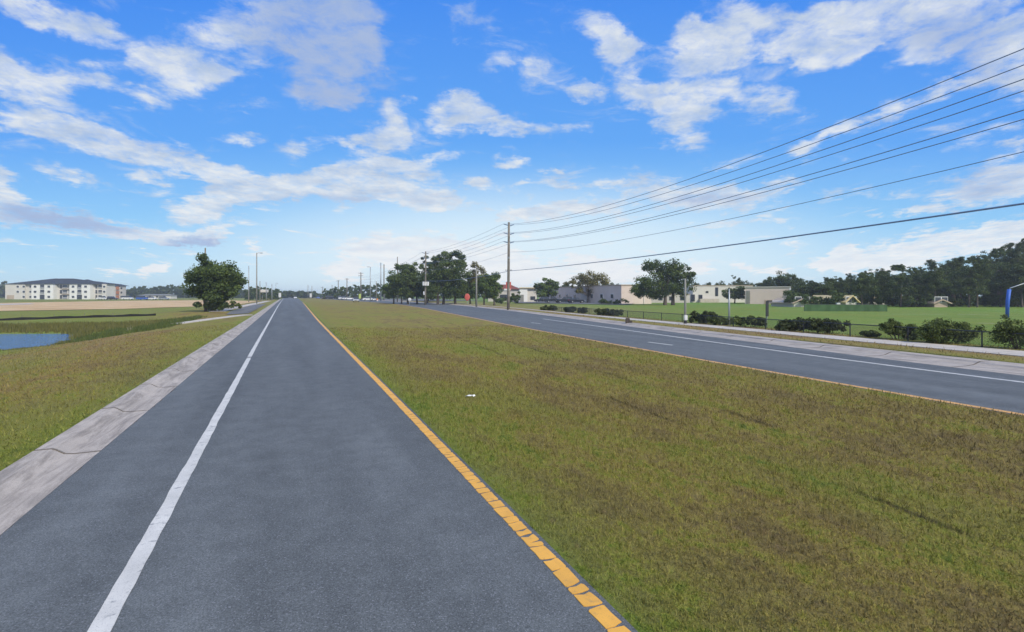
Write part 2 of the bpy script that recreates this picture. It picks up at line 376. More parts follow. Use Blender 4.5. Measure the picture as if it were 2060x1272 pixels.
def asphalt(name, base, patch=.16):
    m, t, b = newmat(name); P = pos(t)
    st = t.vec('MULTIPLY', P, (1, .12, 1))
    big = t.noise(st, .8, 5, .6); mid = t.noise(P, 2.3, 6, .65); fine = t.noise(P, 75, 3, .8); vor = t.n.new('ShaderNodeTexVoronoi'); t.l.new(P, vor.inputs['Vector']); vor.inputs['Scale'].default_value = 110
    c = t.mix(t.mr(big, .33, .67), tuple(x * (1 - patch) for x in base), tuple(x * (1 + patch) for x in base))
    X_ = t.sep(P)[0]     # tyres polish two paths in each lane
    wp = t.math('MULTIPLY', t.math('COSINE', t.math('MULTIPLY', t.math('ADD', X_, .5), 3.6)), t.mr(t.noise(st, .5, 3, .5), .35, .65, .0, .10))
    c = t.vec('SCALE', c, sc=t.math('ADD', 1., wp))
    oil = t.mr(t.noise(t.vec('MULTIPLY', P, (1, .35, 1)), .9, 6, .7, .6), .60, .74, 0, .30)
    c = t.mix(oil, c, (.055, .058, .062))
    c = t.vec('SCALE', c, sc=t.mr(mid, .3, .7, .84, 1.16))
    c = t.vec('SCALE', c, sc=t.mr(fine, .32, .68, .50, 1.5))
    sp = t.mr(t.sep(vor.outputs['Color'])[0], .93, .97, 0, .55)
    c = t.mix(sp, c, (.26, .27, .29))
    t.l.new(c, b.inputs['Base Color']); b.inputs['Roughness'].default_value = .82; b.inputs['Specular IOR Level'].default_value = .3
    bump(t, b, fine, .5, .006); return m
M['asphalt'] = asphalt('asphalt', (.107, .116, .118))
M['asphalt_lot'] = asphalt('asphalt_lot', (.14, .14, .135))
def concrete(name, base, streak=True):
    m, t, b = newmat(name); P = pos(t)
    n = t.noise(P, 1.2, 7, .65, .3); fine = t.noise(P, 60, 3, .75); c = t.mix(t.mr(n, .3, .7), tuple(x * .78 for x in base), tuple(x * 1.12 for x in base))
    if streak:
        s_ = t.noise(t.vec('MULTIPLY', P, (3.2, .38, 1)), 1.5, 7, .75, .6); c = t.mix(t.mr(s_, .44, .62, 0, .7), c, tuple(x * .38 for x in base))
    # dirt packed in the cross joints
    fr_ = t.math('FRACT', t.math('DIVIDE', t.math('ADD', t.sep(P)[1], t.math('ADD', 36., t.math('MULTIPLY', t.noise(P, 4, 3, .6), .04))), 3.05 if streak else 1.8))
    c = t.mix(t.math('MULTIPLY', t.math('LESS_THAN', fr_, .016 if streak else .02), .7), c, (.07, .06, .05))
    c = t.vec('SCALE', c, sc=t.mr(fine, .3, .7, .82, 1.18))
    t.l.new(c, b.inputs['Base Color']); b.inputs['Roughness'].default_value = .85; bump(t, b, fine, .3, .004); return m
M['curb'] = concrete('curb_concrete', (.44, .385, .33)); M['walk'] = concrete('walk_concrete', (.50, .45, .39), False)
def paint(name, base, wear=.5, under=(.10, .11, .12)):
    m, t, b = newmat(name); P = pos(t)
    n = t.noise(P, 9, 8, .7); f2 = t.noise(P, 90, 3, .8); c = t.vec('SCALE', t.mix(0, base, base), sc=t.mr(t.noise(P, 3, 4, .6), .3, .7, .85, 1.08))
    w = t.math('MAXIMUM', t.mr(f2, .57, .70, 0, wear), t.mr(n, .56, .68, 0, wear))
    c = t.mix(w, c, under)
    t.l.new(c, b.inputs['Base Color']); b.inputs['Roughness'].default_value = .6; bump(t, b, f2, .3, .004); return m
M['white_line'] = paint('white_line_paint', (.60, .58, .53), .75); M['yellow_line'] = paint('yellow_line_paint', (.74, .38, .055), .35)
M['yellow_old'] = paint('yellow_line_old', (.64, .34, .09), .4)
m, t, b = newmat('sand'); P = pos(t); n = t.noise(P, .12, 6, .65, .5); n2 = t.noise(P, 1.5, 5, .7)
c = t.ramp(t.math('ADD', t.math('MULTIPLY', n, .7), t.math('MULTIPLY', n2, .3)), [(.35, (.36, .23, .10)), (.5, (.55, .37, .18)), (.65, (.62, .47, .29))])
t.l.new(c, b.inputs['Base Color']); b.inputs['Roughness'].default_value = .95; bump(t, b, n2, .6, .15); M['sand'] = m
m, t, b = newmat('water'); b.inputs['Base Color'].default_value = (.08, .18, .36, 1); b.inputs['Roughness'].default_value = .08; b.inputs['IOR'].default_value = 1.33  # blue put into the base colour to stand in for reflected sky
b.inputs['Specular IOR Level'].default_value = 1.0
bump(t, b, t.noise(t.vec('MULTIPLY', pos(t), (1, 1, 1)), 2.4, 5, .65, .5), .8, .35); M['water'] = m

def foliage(name, dark, light, tl=.25):
    m, t, b = newmat(name)
    a = t.n.new('ShaderNodeAttribute'); a.attribute_name = 'tone'
    c = t.mix(a.outputs['Fac'], dark, light); t.l.new(c, b.inputs['Base Color']); b.inputs['Roughness'].default_value = .65; b.inputs['Specular IOR Level'].default_value = .2
    tr = t.n.new('ShaderNodeBsdfTranslucent'); t.l.new(c, tr.inputs[0]); ms = t.n.new('ShaderNodeMixShader'); ms.inputs[0].default_value = tl
    t.l.new(b.outputs[0], ms.inputs[1]); t.l.new(tr.outputs[0], ms.inputs[2]); t.l.new(ms.outputs[0], t.n['Material Output'].inputs[0]); return m
M['leaf_dark'] = foliage('leaf_dark', (.024, .050, .016), (.135, .182, .045))
M['leaf_oak'] = foliage('leaf_oak', (.030, .062, .018), (.145, .205, .045))
M['leaf_olive'] = foliage('leaf_olive', (.07, .075, .022), (.24, .215, .065))
M['leaf_pine'] = foliage('leaf_pine', (.022, .048, .018), (.120, .160, .045))
M['leaf_bush'] = foliage('leaf_bush', (.035, .058, .018), (.145, .180, .045))
M['leaf_vine'] = foliage('leaf_vine', (.020, .030, .014), (.095, .115, .038))
M['reed'] = foliage('reed', (.06, .075, .018), (.25, .225, .07))
m, t, b = newmat('bark'); n = t.noise(t.vec('MULTIPLY', objc(t), (3, 3, .6)), 3, 6, .7); c = t.mix(t.mr(n, .3, .7), (.045, .035, .028), (.15, .12, .10)); t.l.new(c, b.inputs['Base Color']); b.inputs['Roughness'].default_value = .9; bump(t, b, n, .6, .03); M['bark'] = m
M['pole_wood'] = plain('pole_wood', (.17, .155, .13), .85, .35, 1.5); M['pole_grey'] = plain('pole_grey', (.22, .22, .20), .7, .15)
M['galv'] = plain('galvanised', (.33, .36, .38), .45, .12, 4, .5); M['dark_metal'] = plain('dark_metal', (.035, .038, .045), .5)
M['insul'] = plain('insulator_glaze', (.05, .10, .24), .25, .1); M['wire'] = plain('wire_metal', (.16, .22, .34), .5)
M['stucco'] = plain('stucco_cream', (.60, .575, .53), .9, .06, .3); M['stucco_white'] = plain('stucco_white', (.74, .74, .72), .9, .05, .3)
M['stucco_tan'] = plain('stucco_tan', (.42, .34, .26), .9, .08, .3); M['stucco_pink'] = plain('stucco_pinkish', (.60, .51, .46), .9, .07, .25); M['stucco_grey'] = plain('stucco_greyish', (.48, .45, .42), .9, .07, .25)
M['stucco_yel'] = plain('stucco_yellow', (.62, .50, .26), .9, .08, .3)
M['shingle'] = plain('shingle_dark', (.030, .038, .052), .85, .3, 2); M['shingle_red'] = plain('shingle_red', (.19, .055, .035), .85, .25, 1.2)
M['glass'] = plain('window_glass', (.035, .042, .055), .12, .2, .5, 0, .8); M['trim'] = plain('white_trim', (.75, .76, .76), .6, .04)
M['rail'] = plain('balcony_rail', (.30, .31, .32), .6); M['rust'] = plain('orange_stucco', (.40, .16, .08), .85)
M['black_fab'] = plain('black_fabric', (.012, .012, .013), .9, .3); M['green_screen'] = plain('green_screen', (.055, .115, .045), .9, .25, .8)
M['blue_pad'] = plain('blue_pad', (.035, .12, .50), .55, .1); M['tyre'] = plain('tyre_rubber', (.015, .015, .016), .85); M['rim'] = plain('wheel_rim', (.45, .45, .46), .35, .1, 3, .7)
M['lamp_clear'] = plain('headlamp', (.75, .76, .78), .15); M['lamp_red'] = plain('tail_lamp', (.35, .02, .015), .3)
M['car_white'] = plain('car_white', (.72, .73, .74), .25, .02, 1, 0, .6); M['car_silver'] = plain('car_silver', (.42, .44, .46), .3, .03, 1, .5, .6); M['car_black'] = plain('car_black', (.014, .016, .022), .25, .1, 1, 0, .6)
M['car_blue'] = plain('car_blue', (.03, .10, .42), .3, .05, 1, 0, .6); M['car_red'] = plain('car_maroon', (.28, .04, .10), .3, .05, 1, 0, .6)
M['sign_red'] = plain('sign_red', (.46, .09, .07), .5, .06); M['sign_white'] = plain('sign_white', (.62, .63, .64), .5, .04); M['sign_lime'] = plain('sign_lime', (.42, .52, .14), .5, .06); M['orange'] = plain('barrel_orange', (.62, .20, .05), .5, .05)
M['litter'] = plain('litter_white', (.80, .80, .78), .7, .05, 12); M['brown_box'] = plain('brown_box', (.07, .055, .045), .7, .2); M['straw'] = foliage('straw', (.30, .26, .17), (.5, .46, .34))

# ------------------------------------------------------------------ ground
ysr = np.concatenate([np.arange(-60, -8, 4), np.arange(-8, 70, .8), np.arange(70, 140, 2), np.arange(140, 300, 8), np.arange(300, 600, 25), np.array([600, 700, 850, 1050, 1350, 1800])])
loff = np.concatenate([np.array([1500, 900, 600, 400, 280, 200, 160, 130, 110, 95, 82, 72, 64, 57, 51, 46, 42, 38]), np.arange(35, 2, -.8), np.arange(2, .2, -.3), [0.]])
roff = np.concatenate([[0., .3, .8], np.arange(1.5, 14, .8), np.arange(15, 34, 2), [36, 40, 45, 52, 60, 70, 85, 100, 120, 150, 200, 280, 400, 600, 1000, 1500]])
mid = np.concatenate([[0, .012, .03], np.linspace(.06, .94, 22), [.97, .988, 1]])
rows = []
for y in ysr:
    go = GLo(y); a = YL(y) + .13; bq = YR(y) - .22; ro = GRo(y)
    rows.append(np.concatenate([go - loff, [go + .06, (go + a) / 2, a - .05], a + (bq - a) * mid, [bq + .05, (bq + ro) / 2, ro - .06], ro + roff]))
Xg = np.array(rows); Yg = np.repeat(ysr[:, None], Xg.shape[1], 1)
Zg = HT(Xg, Yg)
nl = len(loff); Zg[:, nl:nl + 3] = -.08; i1 = nl + 3 + len(mid); Zg[:, i1:i1 + 3] = -.08
nr, nc = Xg.shape; idx = np.arange(nr * nc).reshape(nr, nc)
Fg = np.stack([idx[:-1, :-1], idx[:-1, 1:], idx[1:, 1:], idx[1:, :-1]], -1).reshape(-1, 4)
def lushf(x, y):
    r = sst(x - S1(y), .2, 3) * .95
    s = GLo(y) - x
    l = sst(s, 8.5, 14) * .62 * (1 - .3 * sst(y, 62, 80)) + .25 * sst(s, 3.2, 0)
    return np.where(x > 15, r, np.where(s > 0, l, .08 + .5 * np.exp(-np.maximum(x - YL(y), 0) / .7)))
def dryf(x, y):
    s = GLo(y) - x
    return np.where(s > 0, np.exp(-((s - 7.0) / 2.2) ** 2) * .9 * (y > -30) * sst(-y, -75, -60), 0) + np.where((x > 15) & (x > GRo(y)) & (x < S0(y) + .5), .55, 0) + np.where((x > S1(y) - .6) & (x < 90), sst(y, 45, 75) * .7 * (1 - sst(x - S1(y), 8, 30)) + .24, 0)
ground = npmesh('ground', np.stack([Xg, Yg, Zg], -1).reshape(-1, 3), Fg, M['turf'], attrs={'lush': ('POINT', lushf(Xg, Yg).ravel()), 'dry': ('POINT', dryf(Xg, Yg).ravel())}, smooth=True); struct(ground)

def strip(name, fa, fb, z, mat, y0, y1, step=None, jit=0., seed=1, ncol=1):
    ys = np.concatenate([np.arange(y0, min(70, y1), .5 if jit == 0 else .12), np.arange(max(70, y0), min(y1, 160), 3), np.arange(max(160, y0), y1 + .01, 12)])
    r = np.random.default_rng(seed); na = len(ys)
    ja = np.convolve(r.normal(0, 1, na), np.ones(3) / 3, 'same') * jit; jb = np.convolve(r.normal(0, 1, na), np.ones(3) / 3, 'same') * jit
    a = fa(ys) + ja; b_ = fb(ys) + jb; n = ncol + 1
    V = np.stack([np.stack([a + (b_ - a) * k / ncol, ys, np.full(na, z)], -1) for k in range(n)], 1).reshape(-1, 3)
    I = np.arange(na * n).reshape(na, n); F = np.stack([I[:-1, :-1], I[:-1, 1:], I[1:, 1:], I[1:, :-1]], -1).reshape(-1, 4)
    return npmesh(name, V, F, mat)
struct(strip('road', GLi, lambda y: YL(y) + .165 + .02 * np.sin(y * 2.3) * np.sin(y * .7), .004, M['asphalt'], -40, 640, jit=.022))
struct(strip('road_far_carriageway', lambda y: YR(y) - .30, GRi, .004, M['asphalt'], -40, 640, jit=.012, seed=3))
# gutter and rolled curb, cast in lengths with open joints
def curb(name, fi, fo, L=3.05):
    mb = MB(); y = -36.0
    prof = [(0, .008), (.40, .004), (.55, .02), (.68, .09), (.74, .11), (1.0, .11), (1.0, -.05), (0, -.05)]
    while y < 330:
        y2 = y + L - .04; n = 6 if y < 80 else 1; rings = []
        for k in range(n + 1):
            yy = y + (y2 - y) * k / n; a = fi(yy); o = fo(yy)
            rings.append([(a + (o - a) * u_, yy, z_) for u_, z_ in prof])
        np_ = len(prof); vs = sum(rings, []); fs = []
        for k in range(n):
            for i in range(np_): j = (i + 1) % np_; fs.append((k * np_ + i, k * np_ + j, (k + 1) * np_ + j, (k + 1) * np_ + i))
        fs += [tuple(range(np_)), tuple(n * np_ + i for i in range(np_))[::-1]]
        mb.add(vs, fs); y += L
    return struct(mb.build(name, M['curb']))
curb('curb', GLi, GLo); curb('curb_far_side', GRi, GRo)
# sidewalk beyond the far carriageway
def slabwalk(name, pts_fn, y0, y1, L=1.8, th=.06):
    mb = MB(); y = y0
    while y < y1:
        y2 = min(y + L - .015, y1); c_ = []
        for yy in (y, y2):
            a, b_ = pts_fn(yy); za = hz(a, yy) + .03; zb = hz(b_, yy) + .03; c_.append((a, yy, max(za, .13))); c_.append((b_, yy, max(zb, .13)))
        vs = [c_[0], c_[1], c_[3], c_[2]]; vs = vs + [(p[0], p[1], p[2] - th * 3) for p in vs]
        mb.add(vs, [(0, 1, 2, 3), (7, 6, 5, 4), (0, 4, 5, 1), (1, 5, 6, 2), (2, 6, 7, 3), (3, 7, 4, 0)]); y += L
    return struct(mb.build(name, M['walk']))
slabwalk('sidewalk', lambda y: (float(S0(y)) + .3, float(S1(y)) - .5), -30, 150)

# painted lines
struct(strip('white_edge_line', lambda y: WL(y) - .073, lambda y: WL(y) + .073, .009, M['white_line'], -30, 22.0, jit=.006, seed=5))
struct(strip('white_edge_line', lambda y: WL(y) - .083, lambda y: WL(y) + .063, .009, M['white_line'], 22.3, 400, jit=.006, seed=6))
struct(strip('white_edge_line_far', lambda y: WR(y) - .10, lambda y: WR(y) + .10, .009, M['white_line'], -30, 46, jit=.006, seed=8))
struct(strip('yellow_edge_line_far', lambda y: YR(y) - .12, lambda y: YR(y) + .08, .009, M['yellow_old'], -30, 330, jit=.010, seed=9))
mb = MB(); y = -12.0; r = random.Random(4)
while y < 180:
    L = r.choice([.07, .1, .13, .17, .2, .24, .3, .34]) if y < 30 else 3.0
    gap = (.016 + r.random() * .014) if y < 30 else .02
    if y > 9 and y < 30: L *= 1 + (y - 9) / 10
    y2 = y + L; n = 8; sk = r.uniform(-.03, .03); ring = []
    xl0, xr0 = YL(y) - .075, YL(y) + .075; cr = min(.014, L * .15)
    base = [(0, cr), (0, L * .5), (0, L - cr), (cr * .8, L), (.075, L - r.choice([0, 0, .012, .025])), (.15 - cr * .8, L), (.15, L - cr), (.15, L * .5), (.15, cr), (.15 - cr * .8, 0), (.075, 0), (cr * .8, 0)]
    for (a, l) in base:
        ring.append((xl0 + a + r.uniform(-.006, .006), y + l + sk * (a - .075) * 6 + r.uniform(-.007, .007), .010))
    low = [(p[0], p[1], .002) for p in ring]; k = len(ring)
    mb.add(ring + low, [tuple(range(k))] + [(i, i + k, (i + 1) % k + k, (i + 1) % k) for i in range(k)])
    y = y2 + gap
struct(mb.build('yellow_edge_line', M['yellow_line']))
# bead of a worn arrow and centre mark on the far carriageway
mb = MB()
for (pa, w_) in (((1320, 694), .5), ((1075, 652), .5)):
    p = onground(*pa); mb.add([(p.x - .08, p.y - 1.2, .010), (p.x + .08, p.y - 1.2, .010), (p.x + .08, p.y + .6, .010), (p.x - .08, p.y + .6, .010)], [(0, 1, 2, 3)])
struct(mb.build('lane_mark', M['white_line']))

# pond
def fan(poly, z): return [(p[0], p[1], z) for p in poly]
mb = MB(); c0 = POND.mean(0); pl = [(c0 + (p - c0) * 1.12) for p in POND]; mb.add(fan(pl, WATER), [tuple(range(len(pl)))]); struct(mb.build('pond_water', M['water']))
# sandy construction lot, its pale haul road, side path and drive on the left
def sheet(name, pxs, mat, lift, sub=14):
    P_ = [onground(*p) for p in pxs]; n = len(P_) // 2; A_ = P_[:n]; B_ = P_[n:][::-1]; mb = MB(); g = []
    def along(Q, t_):
        t_ = t_ * (len(Q) - 1); i = min(int(t_), len(Q) - 2); return Q[i].lerp(Q[i + 1], t_ - i)
    for i in range(sub + 1):
        a = along(A_, i / sub); b_ = along(B_, i / sub)
        for j in range(9):
            q = a.lerp(b_, j / 8); g.append((q.x, q.y, hz(q.x, q.y) + lift))
    return struct(mb.add(g, [(i * 9 + j, i * 9 + j + 1, (i + 1) * 9 + j + 1, (i + 1) * 9 + j) for i in range(sub) for j in range(8)]).build(name, mat, smooth=True))
sheet('sand_lot', [(-500, 628), (0, 626.5), (250, 622), (400, 617), (480, 613), (520, 606.5), (450, 604), (250, 605.5), (0, 610), (-500, 612)], M['sand'], .05, 40)
sheet('haul_road', [(-400, 615), (0, 614.6), (70, 612.6), (60, 610.8), (0, 612.3), (-400, 612.6)], M['walk'], .09, 10)
def path(name, pxs, w, mat, lift, th=.1):
    P_ = [onground(*p) for p in pxs]; Q = []
    for i in range(len(P_) - 1):
        for k in range(8): Q.append(P_[i].lerp(P_[i + 1], k / 8))
    Q.append(P_[-1]); mb = MB(); vs = []
    for i, q in enumerate(Q):
        t_ = (Q[min(i + 1, len(Q) - 1)] - Q[max(i - 1, 0)]); t_.z = 0; t_.normalize(); s_ = Vector((t_.y, -t_.x, 0)) * w / 2
        zz = max(hz((q - s_).x, (q - s_).y), hz((q + s_).x, (q + s_).y), hz(q.x, q.y)) + lift
        for w_ in (-1, 1): vs.append((q.x + s_.x * w_, q.y + s_.y * w_, zz))
        for w_ in (1, -1): vs.append((q.x + s_.x * w_, q.y + s_.y * w_, zz - th))
    fs = []
    for i in range(len(Q) - 1):
        for k in range(4): j = (k + 1) % 4; fs.append((4 * i + k, 4 * i + j, 4 * i + 4 + j, 4 * i + 4 + k))
    return struct(mb.add(vs, fs).build(name, mat))
path('footpath', [(352, 654), (400, 647), (450, 640), (498, 634)], 1.1, M['walk'], .05)
path('path_past_tree', [(436, 628), (450, 624), (470, 620), (505, 613), (540, 606)], 2.0, M['walk'], .05)
sheet('side_drive', [(455, 634), (500, 631.5), (536, 612), (512, 613.5), (480, 622), (462, 628)], M['asphalt_lot'], .05, 10)
# field markings and school forecourt on the right
for i, (a, b_) in enumerate((((1795, 633), (1905, 633)), ((1925, 633.5), (1990, 634.2)), ((1965, 651), (2035, 653)), ((1990, 626), (2075, 628)))):
    p, q = onground(*a), onground(*b_); t_ = (q - p).normalized(); s_ = Vector((t_.y, -t_.x, 0)) * .09
    struct(MB().add([(v.x, v.y, hz(v.x, v.y) + .05) for v in (p - s_, q - s_, q + s_, p + s_)], [(0, 1, 2, 3)]).build('field_line', M['white_line']))
def lot(name, pts, mat, z):
    return struct(MB().add([(p.x, p.y, z) for p in pts], [tuple(range(len(pts)))]).build(name, mat))
lot('school_car_park', [at(1040, 150), at(1255, 122), at(1290, 150), at(1110, 210), at(1020, 240)], M['asphalt_lot'], .14)
lot('shop_car_park', [Vector((39, 205, 0)), Vector((75, 200, 0)), Vector((75, 330, 0)), Vector((34.6, 330, 0))], M['asphalt_lot'], .15)

# ------------------------------------------------------------------ grass (uncountable)
def blades(name, N, xr, yr, keep, lift=0., hmin=.02, hmax=.055, dref=4.5, dmax=32, mat='blade', seed=1, grow=.75):
    r = np.random.default_rng(seed)
    # more blades near the viewer, as turf resolves there
    d = np.exp(r.uniform(math.log(2.4), math.log(dmax), N)); an = r.uniform(xr[0], xr[1], N)
    x = d * np.sin(an); y = d * np.cos(an)
    k = keep(x, y); x, y, d = x[k], y[k], d[k]; n = len(x)
    z = HT(x, y) + lift
    sc_ = np.maximum(1, d / dref) ** grow
    h = r.uniform(hmin, hmax, n) * np.minimum(sc_, 2.2); w = r.uniform(.0022, .0045, n) * sc_ * 1.3
    a = r.uniform(0, 2 * np.pi, n); lean = r.uniform(.2, 1.6, n); la = r.uniform(0, 2 * np.pi, n)
    V = np.empty((n, 3, 3), np.float32)
    V[:, 0] = np.stack([x - w * np.cos(a), y - w * np.sin(a), z - .004], -1); V[:, 1] = np.stack([x + w * np.cos(a), y + w * np.sin(a), z - .004], -1)
    V[:, 2] = np.stack([x + h * np.sin(lean) * np.cos(la), y + h * np.sin(lean) * np.sin(la), z + h * np.cos(lean) * (np.cos(lean) > 0) + .004], -1)
    F = np.arange(n * 3).reshape(n, 3)
    lu = np.repeat(lushf(x, y), 3); dr = np.repeat(dryf(x, y), 3); tone = np.repeat(r.random(n), 3)
    return npmesh(name, V.reshape(-1, 3), F, M[mat], attrs={'lush': ('POINT', lu), 'dry': ('POINT', dr), 'tone': ('POINT', tone)})
g = blades('grass', 420000, (math.radians(-10), math.radians(88)), None, lambda x, y: (x > YL(y) + .155 + .04 * np.sin(y * 9) * np.sin(y * 3.1)) & (x < YR(y) - .22), seed=11, dmax=40)
tag(g, 'short dry brown and olive mown turf covering the wide median', 'grass', kind='stuff')
g = blades('grass', 180000, (math.radians(-62), math.radians(-3)), None, lambda x, y: (x < GLo(y) - .0 + .03 * np.sin(y * 7)) & (sdist(x, y, POND) > .3), seed=12, dmax=45, dref=5.5)
tag(g, 'short green and brown turf of the slope left of the kerb', 'grass', kind='stuff')
g = blades('grass', 90000, (math.radians(15), math.radians(88)), None, lambda x, y: ((x > GRo(y) + .02) & (x < S0(y) + .3)) | ((x > S1(y) - .5) & (x < S1(y) + 5)), seed=13, dmax=70, dref=6, hmin=.03, hmax=.08)
tag(g, 'rough dry grass strip between far kerb and black fence', 'grass', kind='stuff')

def tufts(name, pts, hh, ww, mat, label, cat, seed, nb=12, lean=.35, kind='stuff', spread=.25):
    r = np.random.default_rng(seed); V = []; tn = []
    for (x, y, s_) in pts:
        z = hz(x, y); n = nb
        bx = x + r.normal(0, spread, n); by = y + r.normal(0, spread, n); h = hh * s_ * r.uniform(.5, 1.15, n); a = r.uniform(0, 6.28, n); la = r.uniform(0, 6.28, n); le = r.uniform(0, lean, n); w = ww * r.uniform(.6, 1.3, n)
        T = r.random() * .5 + r.random(n) * .5
        V.append(np.stack([np.stack([bx - w * np.cos(a), by - w * np.sin(a), np.full(n, z - .05)], -1), np.stack([bx + w * np.cos(a), by + w * np.sin(a), np.full(n, z - .05)], -1), np.stack([bx + h * np.sin(le) * np.cos(la), by + h * np.sin(le) * np.sin(la), z + h * np.cos(le)], -1)], 1).reshape(-1, 3)); tn.append(np.repeat(T, 3))
    V = np.concatenate(V); o = npmesh(name, V, np.arange(len(V)).reshape(-1, 3), M[mat], attrs={'tone': ('POINT', np.concatenate(tn))})
    return tag(o, label, cat, kind=kind)
r = np.random.default_rng(5)
# pond margin: reeds on the far bank, brown sedge on the near bank
pts = []
far = [np.array(p, float) for p in [(-60, 72.6), (-25.5, 65.2), (-19.4, 62.2), (-17.6, 58.8), (-16.6, 54)]]
for i in range(len(far) - 1):
    L = np.linalg.norm(far[i + 1] - far[i])
    for k in range(int(L * 14)):
        q = far[i] + (far[i + 1] - far[i]) * r.random(); n_ = np.array([.25, 1.]); pts.append((q[0] + .25 * abs(r.normal()), q[1] + abs(r.normal()) * 1.8 - .2, r.uniform(.7, 1.3)))
tufts('reeds', pts, .42, .035, 'reed', 'dark reeds standing along the far bank of the pond', 'reeds', 21)
pts = [(x, y, s_) for x, y, s_ in zip(r.uniform(-34, -13, 1900), r.uniform(60, 70, 1900), r.uniform(.5, 1.2, 1900)) if sdist(np.array([x]), np.array([y]), POND)[0] > .5]
tufts('tall_grass', pts, .42, .04, 'reed', 'tall olive grass field behind the pond', 'grass', 22)
pts = []
near = [np.array(p, float) for p in [(-16.3, 52), (-15.3, 46.4), (-16.4, 42.2), (-23, 37)]]
for i in range(3):
    for k in range(260):
        q = near[i] + (near[i + 1] - near[i]) * r.random(); pts.append((q[0] + abs(r.normal()) * .5, q[1] - abs(r.normal()) * .4, r.uniform(.5, 1.2)))
tufts('sedge', pts, .17, .025, 'reed', 'brown sedge fringe on the near shore of the pond', 'sedge', 23)
pts = [(x, y, s_) for x, y, s_ in zip(r.uniform(-16, -9, 900), r.uniform(47, 72, 900), r.uniform(.5, 1.2, 900))]
pts = [p for p in pts if p[0] > -15.8 + abs(p[1] - 55) * .05]
tufts('weeds', pts, .30, .035, 'leaf_bush', 'bright green weeds at the foot of the slope beside the pond', 'weeds', 24)
p = onground(258, 668); tufts('weed_clump', [(p.x, p.y, 1), (p.x + .2, p.y, .9)], .62, .016, 'straw', 'pale dry weed clump standing on the slope above the pond', 'weed', 25, nb=12, lean=1.1, kind=None, spread=.1)

# ------------------------------------------------------------------ trees
def crown_mesh(lobes, n, leaf, seed, fill=.55, asp=.6, cl=None):
    """leaf faces gathered in clumps spread through the given lobes (cx,cy,cz,rx,ry,rz)"""
    r = np.random.default_rng(seed); vol = np.array([l[3] * l[4] * l[5] for l in lobes]) ** .75; pr = vol / vol.sum()
    ncl = cl or max(10, n // 90); li = r.choice(len(lobes), ncl, p=pr); L = np.array(lobes)[li]
    d = r.normal(0, 1, (ncl, 3)); d /= np.linalg.norm(d, axis=1)[:, None]; rad = r.random(ncl) ** .45 * .95
    cc = L[:, :3] + d * L[:, 3:] * rad[:, None]; cr = L[:, 3:].mean(1) * r.uniform(.34, .62, ncl)
    ci = r.integers(0, ncl, n); e = r.normal(0, 1, (n, 3)); e /= np.linalg.norm(e, axis=1)[:, None]
    q = cc[ci] + e * (cr[ci] * r.random(n) ** fill)[:, None] * np.array([1, 1, .72])
    nrm = e + r.normal(0, .7, (n, 3)); nrm /= np.linalg.norm(nrm, axis=1)[:, None]
    a = np.cross(nrm, r.normal(0, 1, (n, 3))); a /= np.linalg.norm(a, axis=1)[:, None]; b_ = np.cross(nrm, a)
    s_ = leaf * r.uniform(.55, 1.25, n)[:, None]
    V = np.stack([q - a * s_, q - b_ * s_ * asp, q + a * s_, q + b_ * s_ * asp], 1).reshape(-1, 3)
    tone = np.clip(r.random(ncl)[ci] * .6 + r.random(n) * .4, 0, 1)
    return V, np.arange(n * 4).reshape(n, 4), np.repeat(tone, 4), cc
def make_tree(name, label, cat, loc, lobes, n, leaf, seed, mat, tr=.22, trunks=((0, 0),), fork=.35, group=None, limbs=9, fill=.55, bare=0, cl=None):
    root = thing(name, label, cat, loc, 0, group)
    n = int(n * 1.6); V, F, T, cc = crown_mesh(lobes, n, leaf, seed, fill, cl=cl)
    npmesh('crown', V, F, M[mat], root, attrs={'tone': ('POINT', T)})
    r = random.Random(seed); top = max(l[2] + l[5] for l in lobes)
    for ti, (tx, ty) in enumerate(trunks):
        mb = MB(); fz = top * fork; lean = (r.uniform(-.2, .2), r.uniform(-.2, .2))
        mid_ = Vector((tx + lean[0], ty + lean[1], fz)); cx = sum(l[0] for l in lobes) / len(lobes)
        mb.tube([(tx, ty, -.3), (tx, ty, .15), (tx + lean[0] * .5, ty + lean[1] * .5, fz * .5), mid_], [tr * 1.5, tr * 1.1, tr * .9, tr * .75], 8)
        ids = list(range(len(cc))); r.shuffle(ids)
        for i in ids[:limbs + bare]:
            e = Vector(cc[i]); m2 = mid_.lerp(e, .5) + Vector((r.uniform(-.2, .2), r.uniform(-.2, .2), .25))
            mb.tube([mid_ - Vector((0, 0, .1 + .3 * r.random())), m2, e], [tr * .5, tr * .28, tr * .07], 5, False)
        mb.build('trunk', M['bark'], root, smooth=True)
    return root
def px_lobes(cx, base, d, L):
    """silhouette lobes given as seen (x,y,rx,ry) -> metres round the trunk foot"""
    k = d / FPX; out = []
    for (x, y, rx, ry) in L:
        lx = (x - cx) * k; z = (base - y) * k
        dy = random.uniform(-.25, .25) * rx * k
        out.append((lx * RX[0] + dy * FX[0], lx * RX[1] + dy * FX[1], z, rx * k, rx * k * .9, ry * k))
    return out
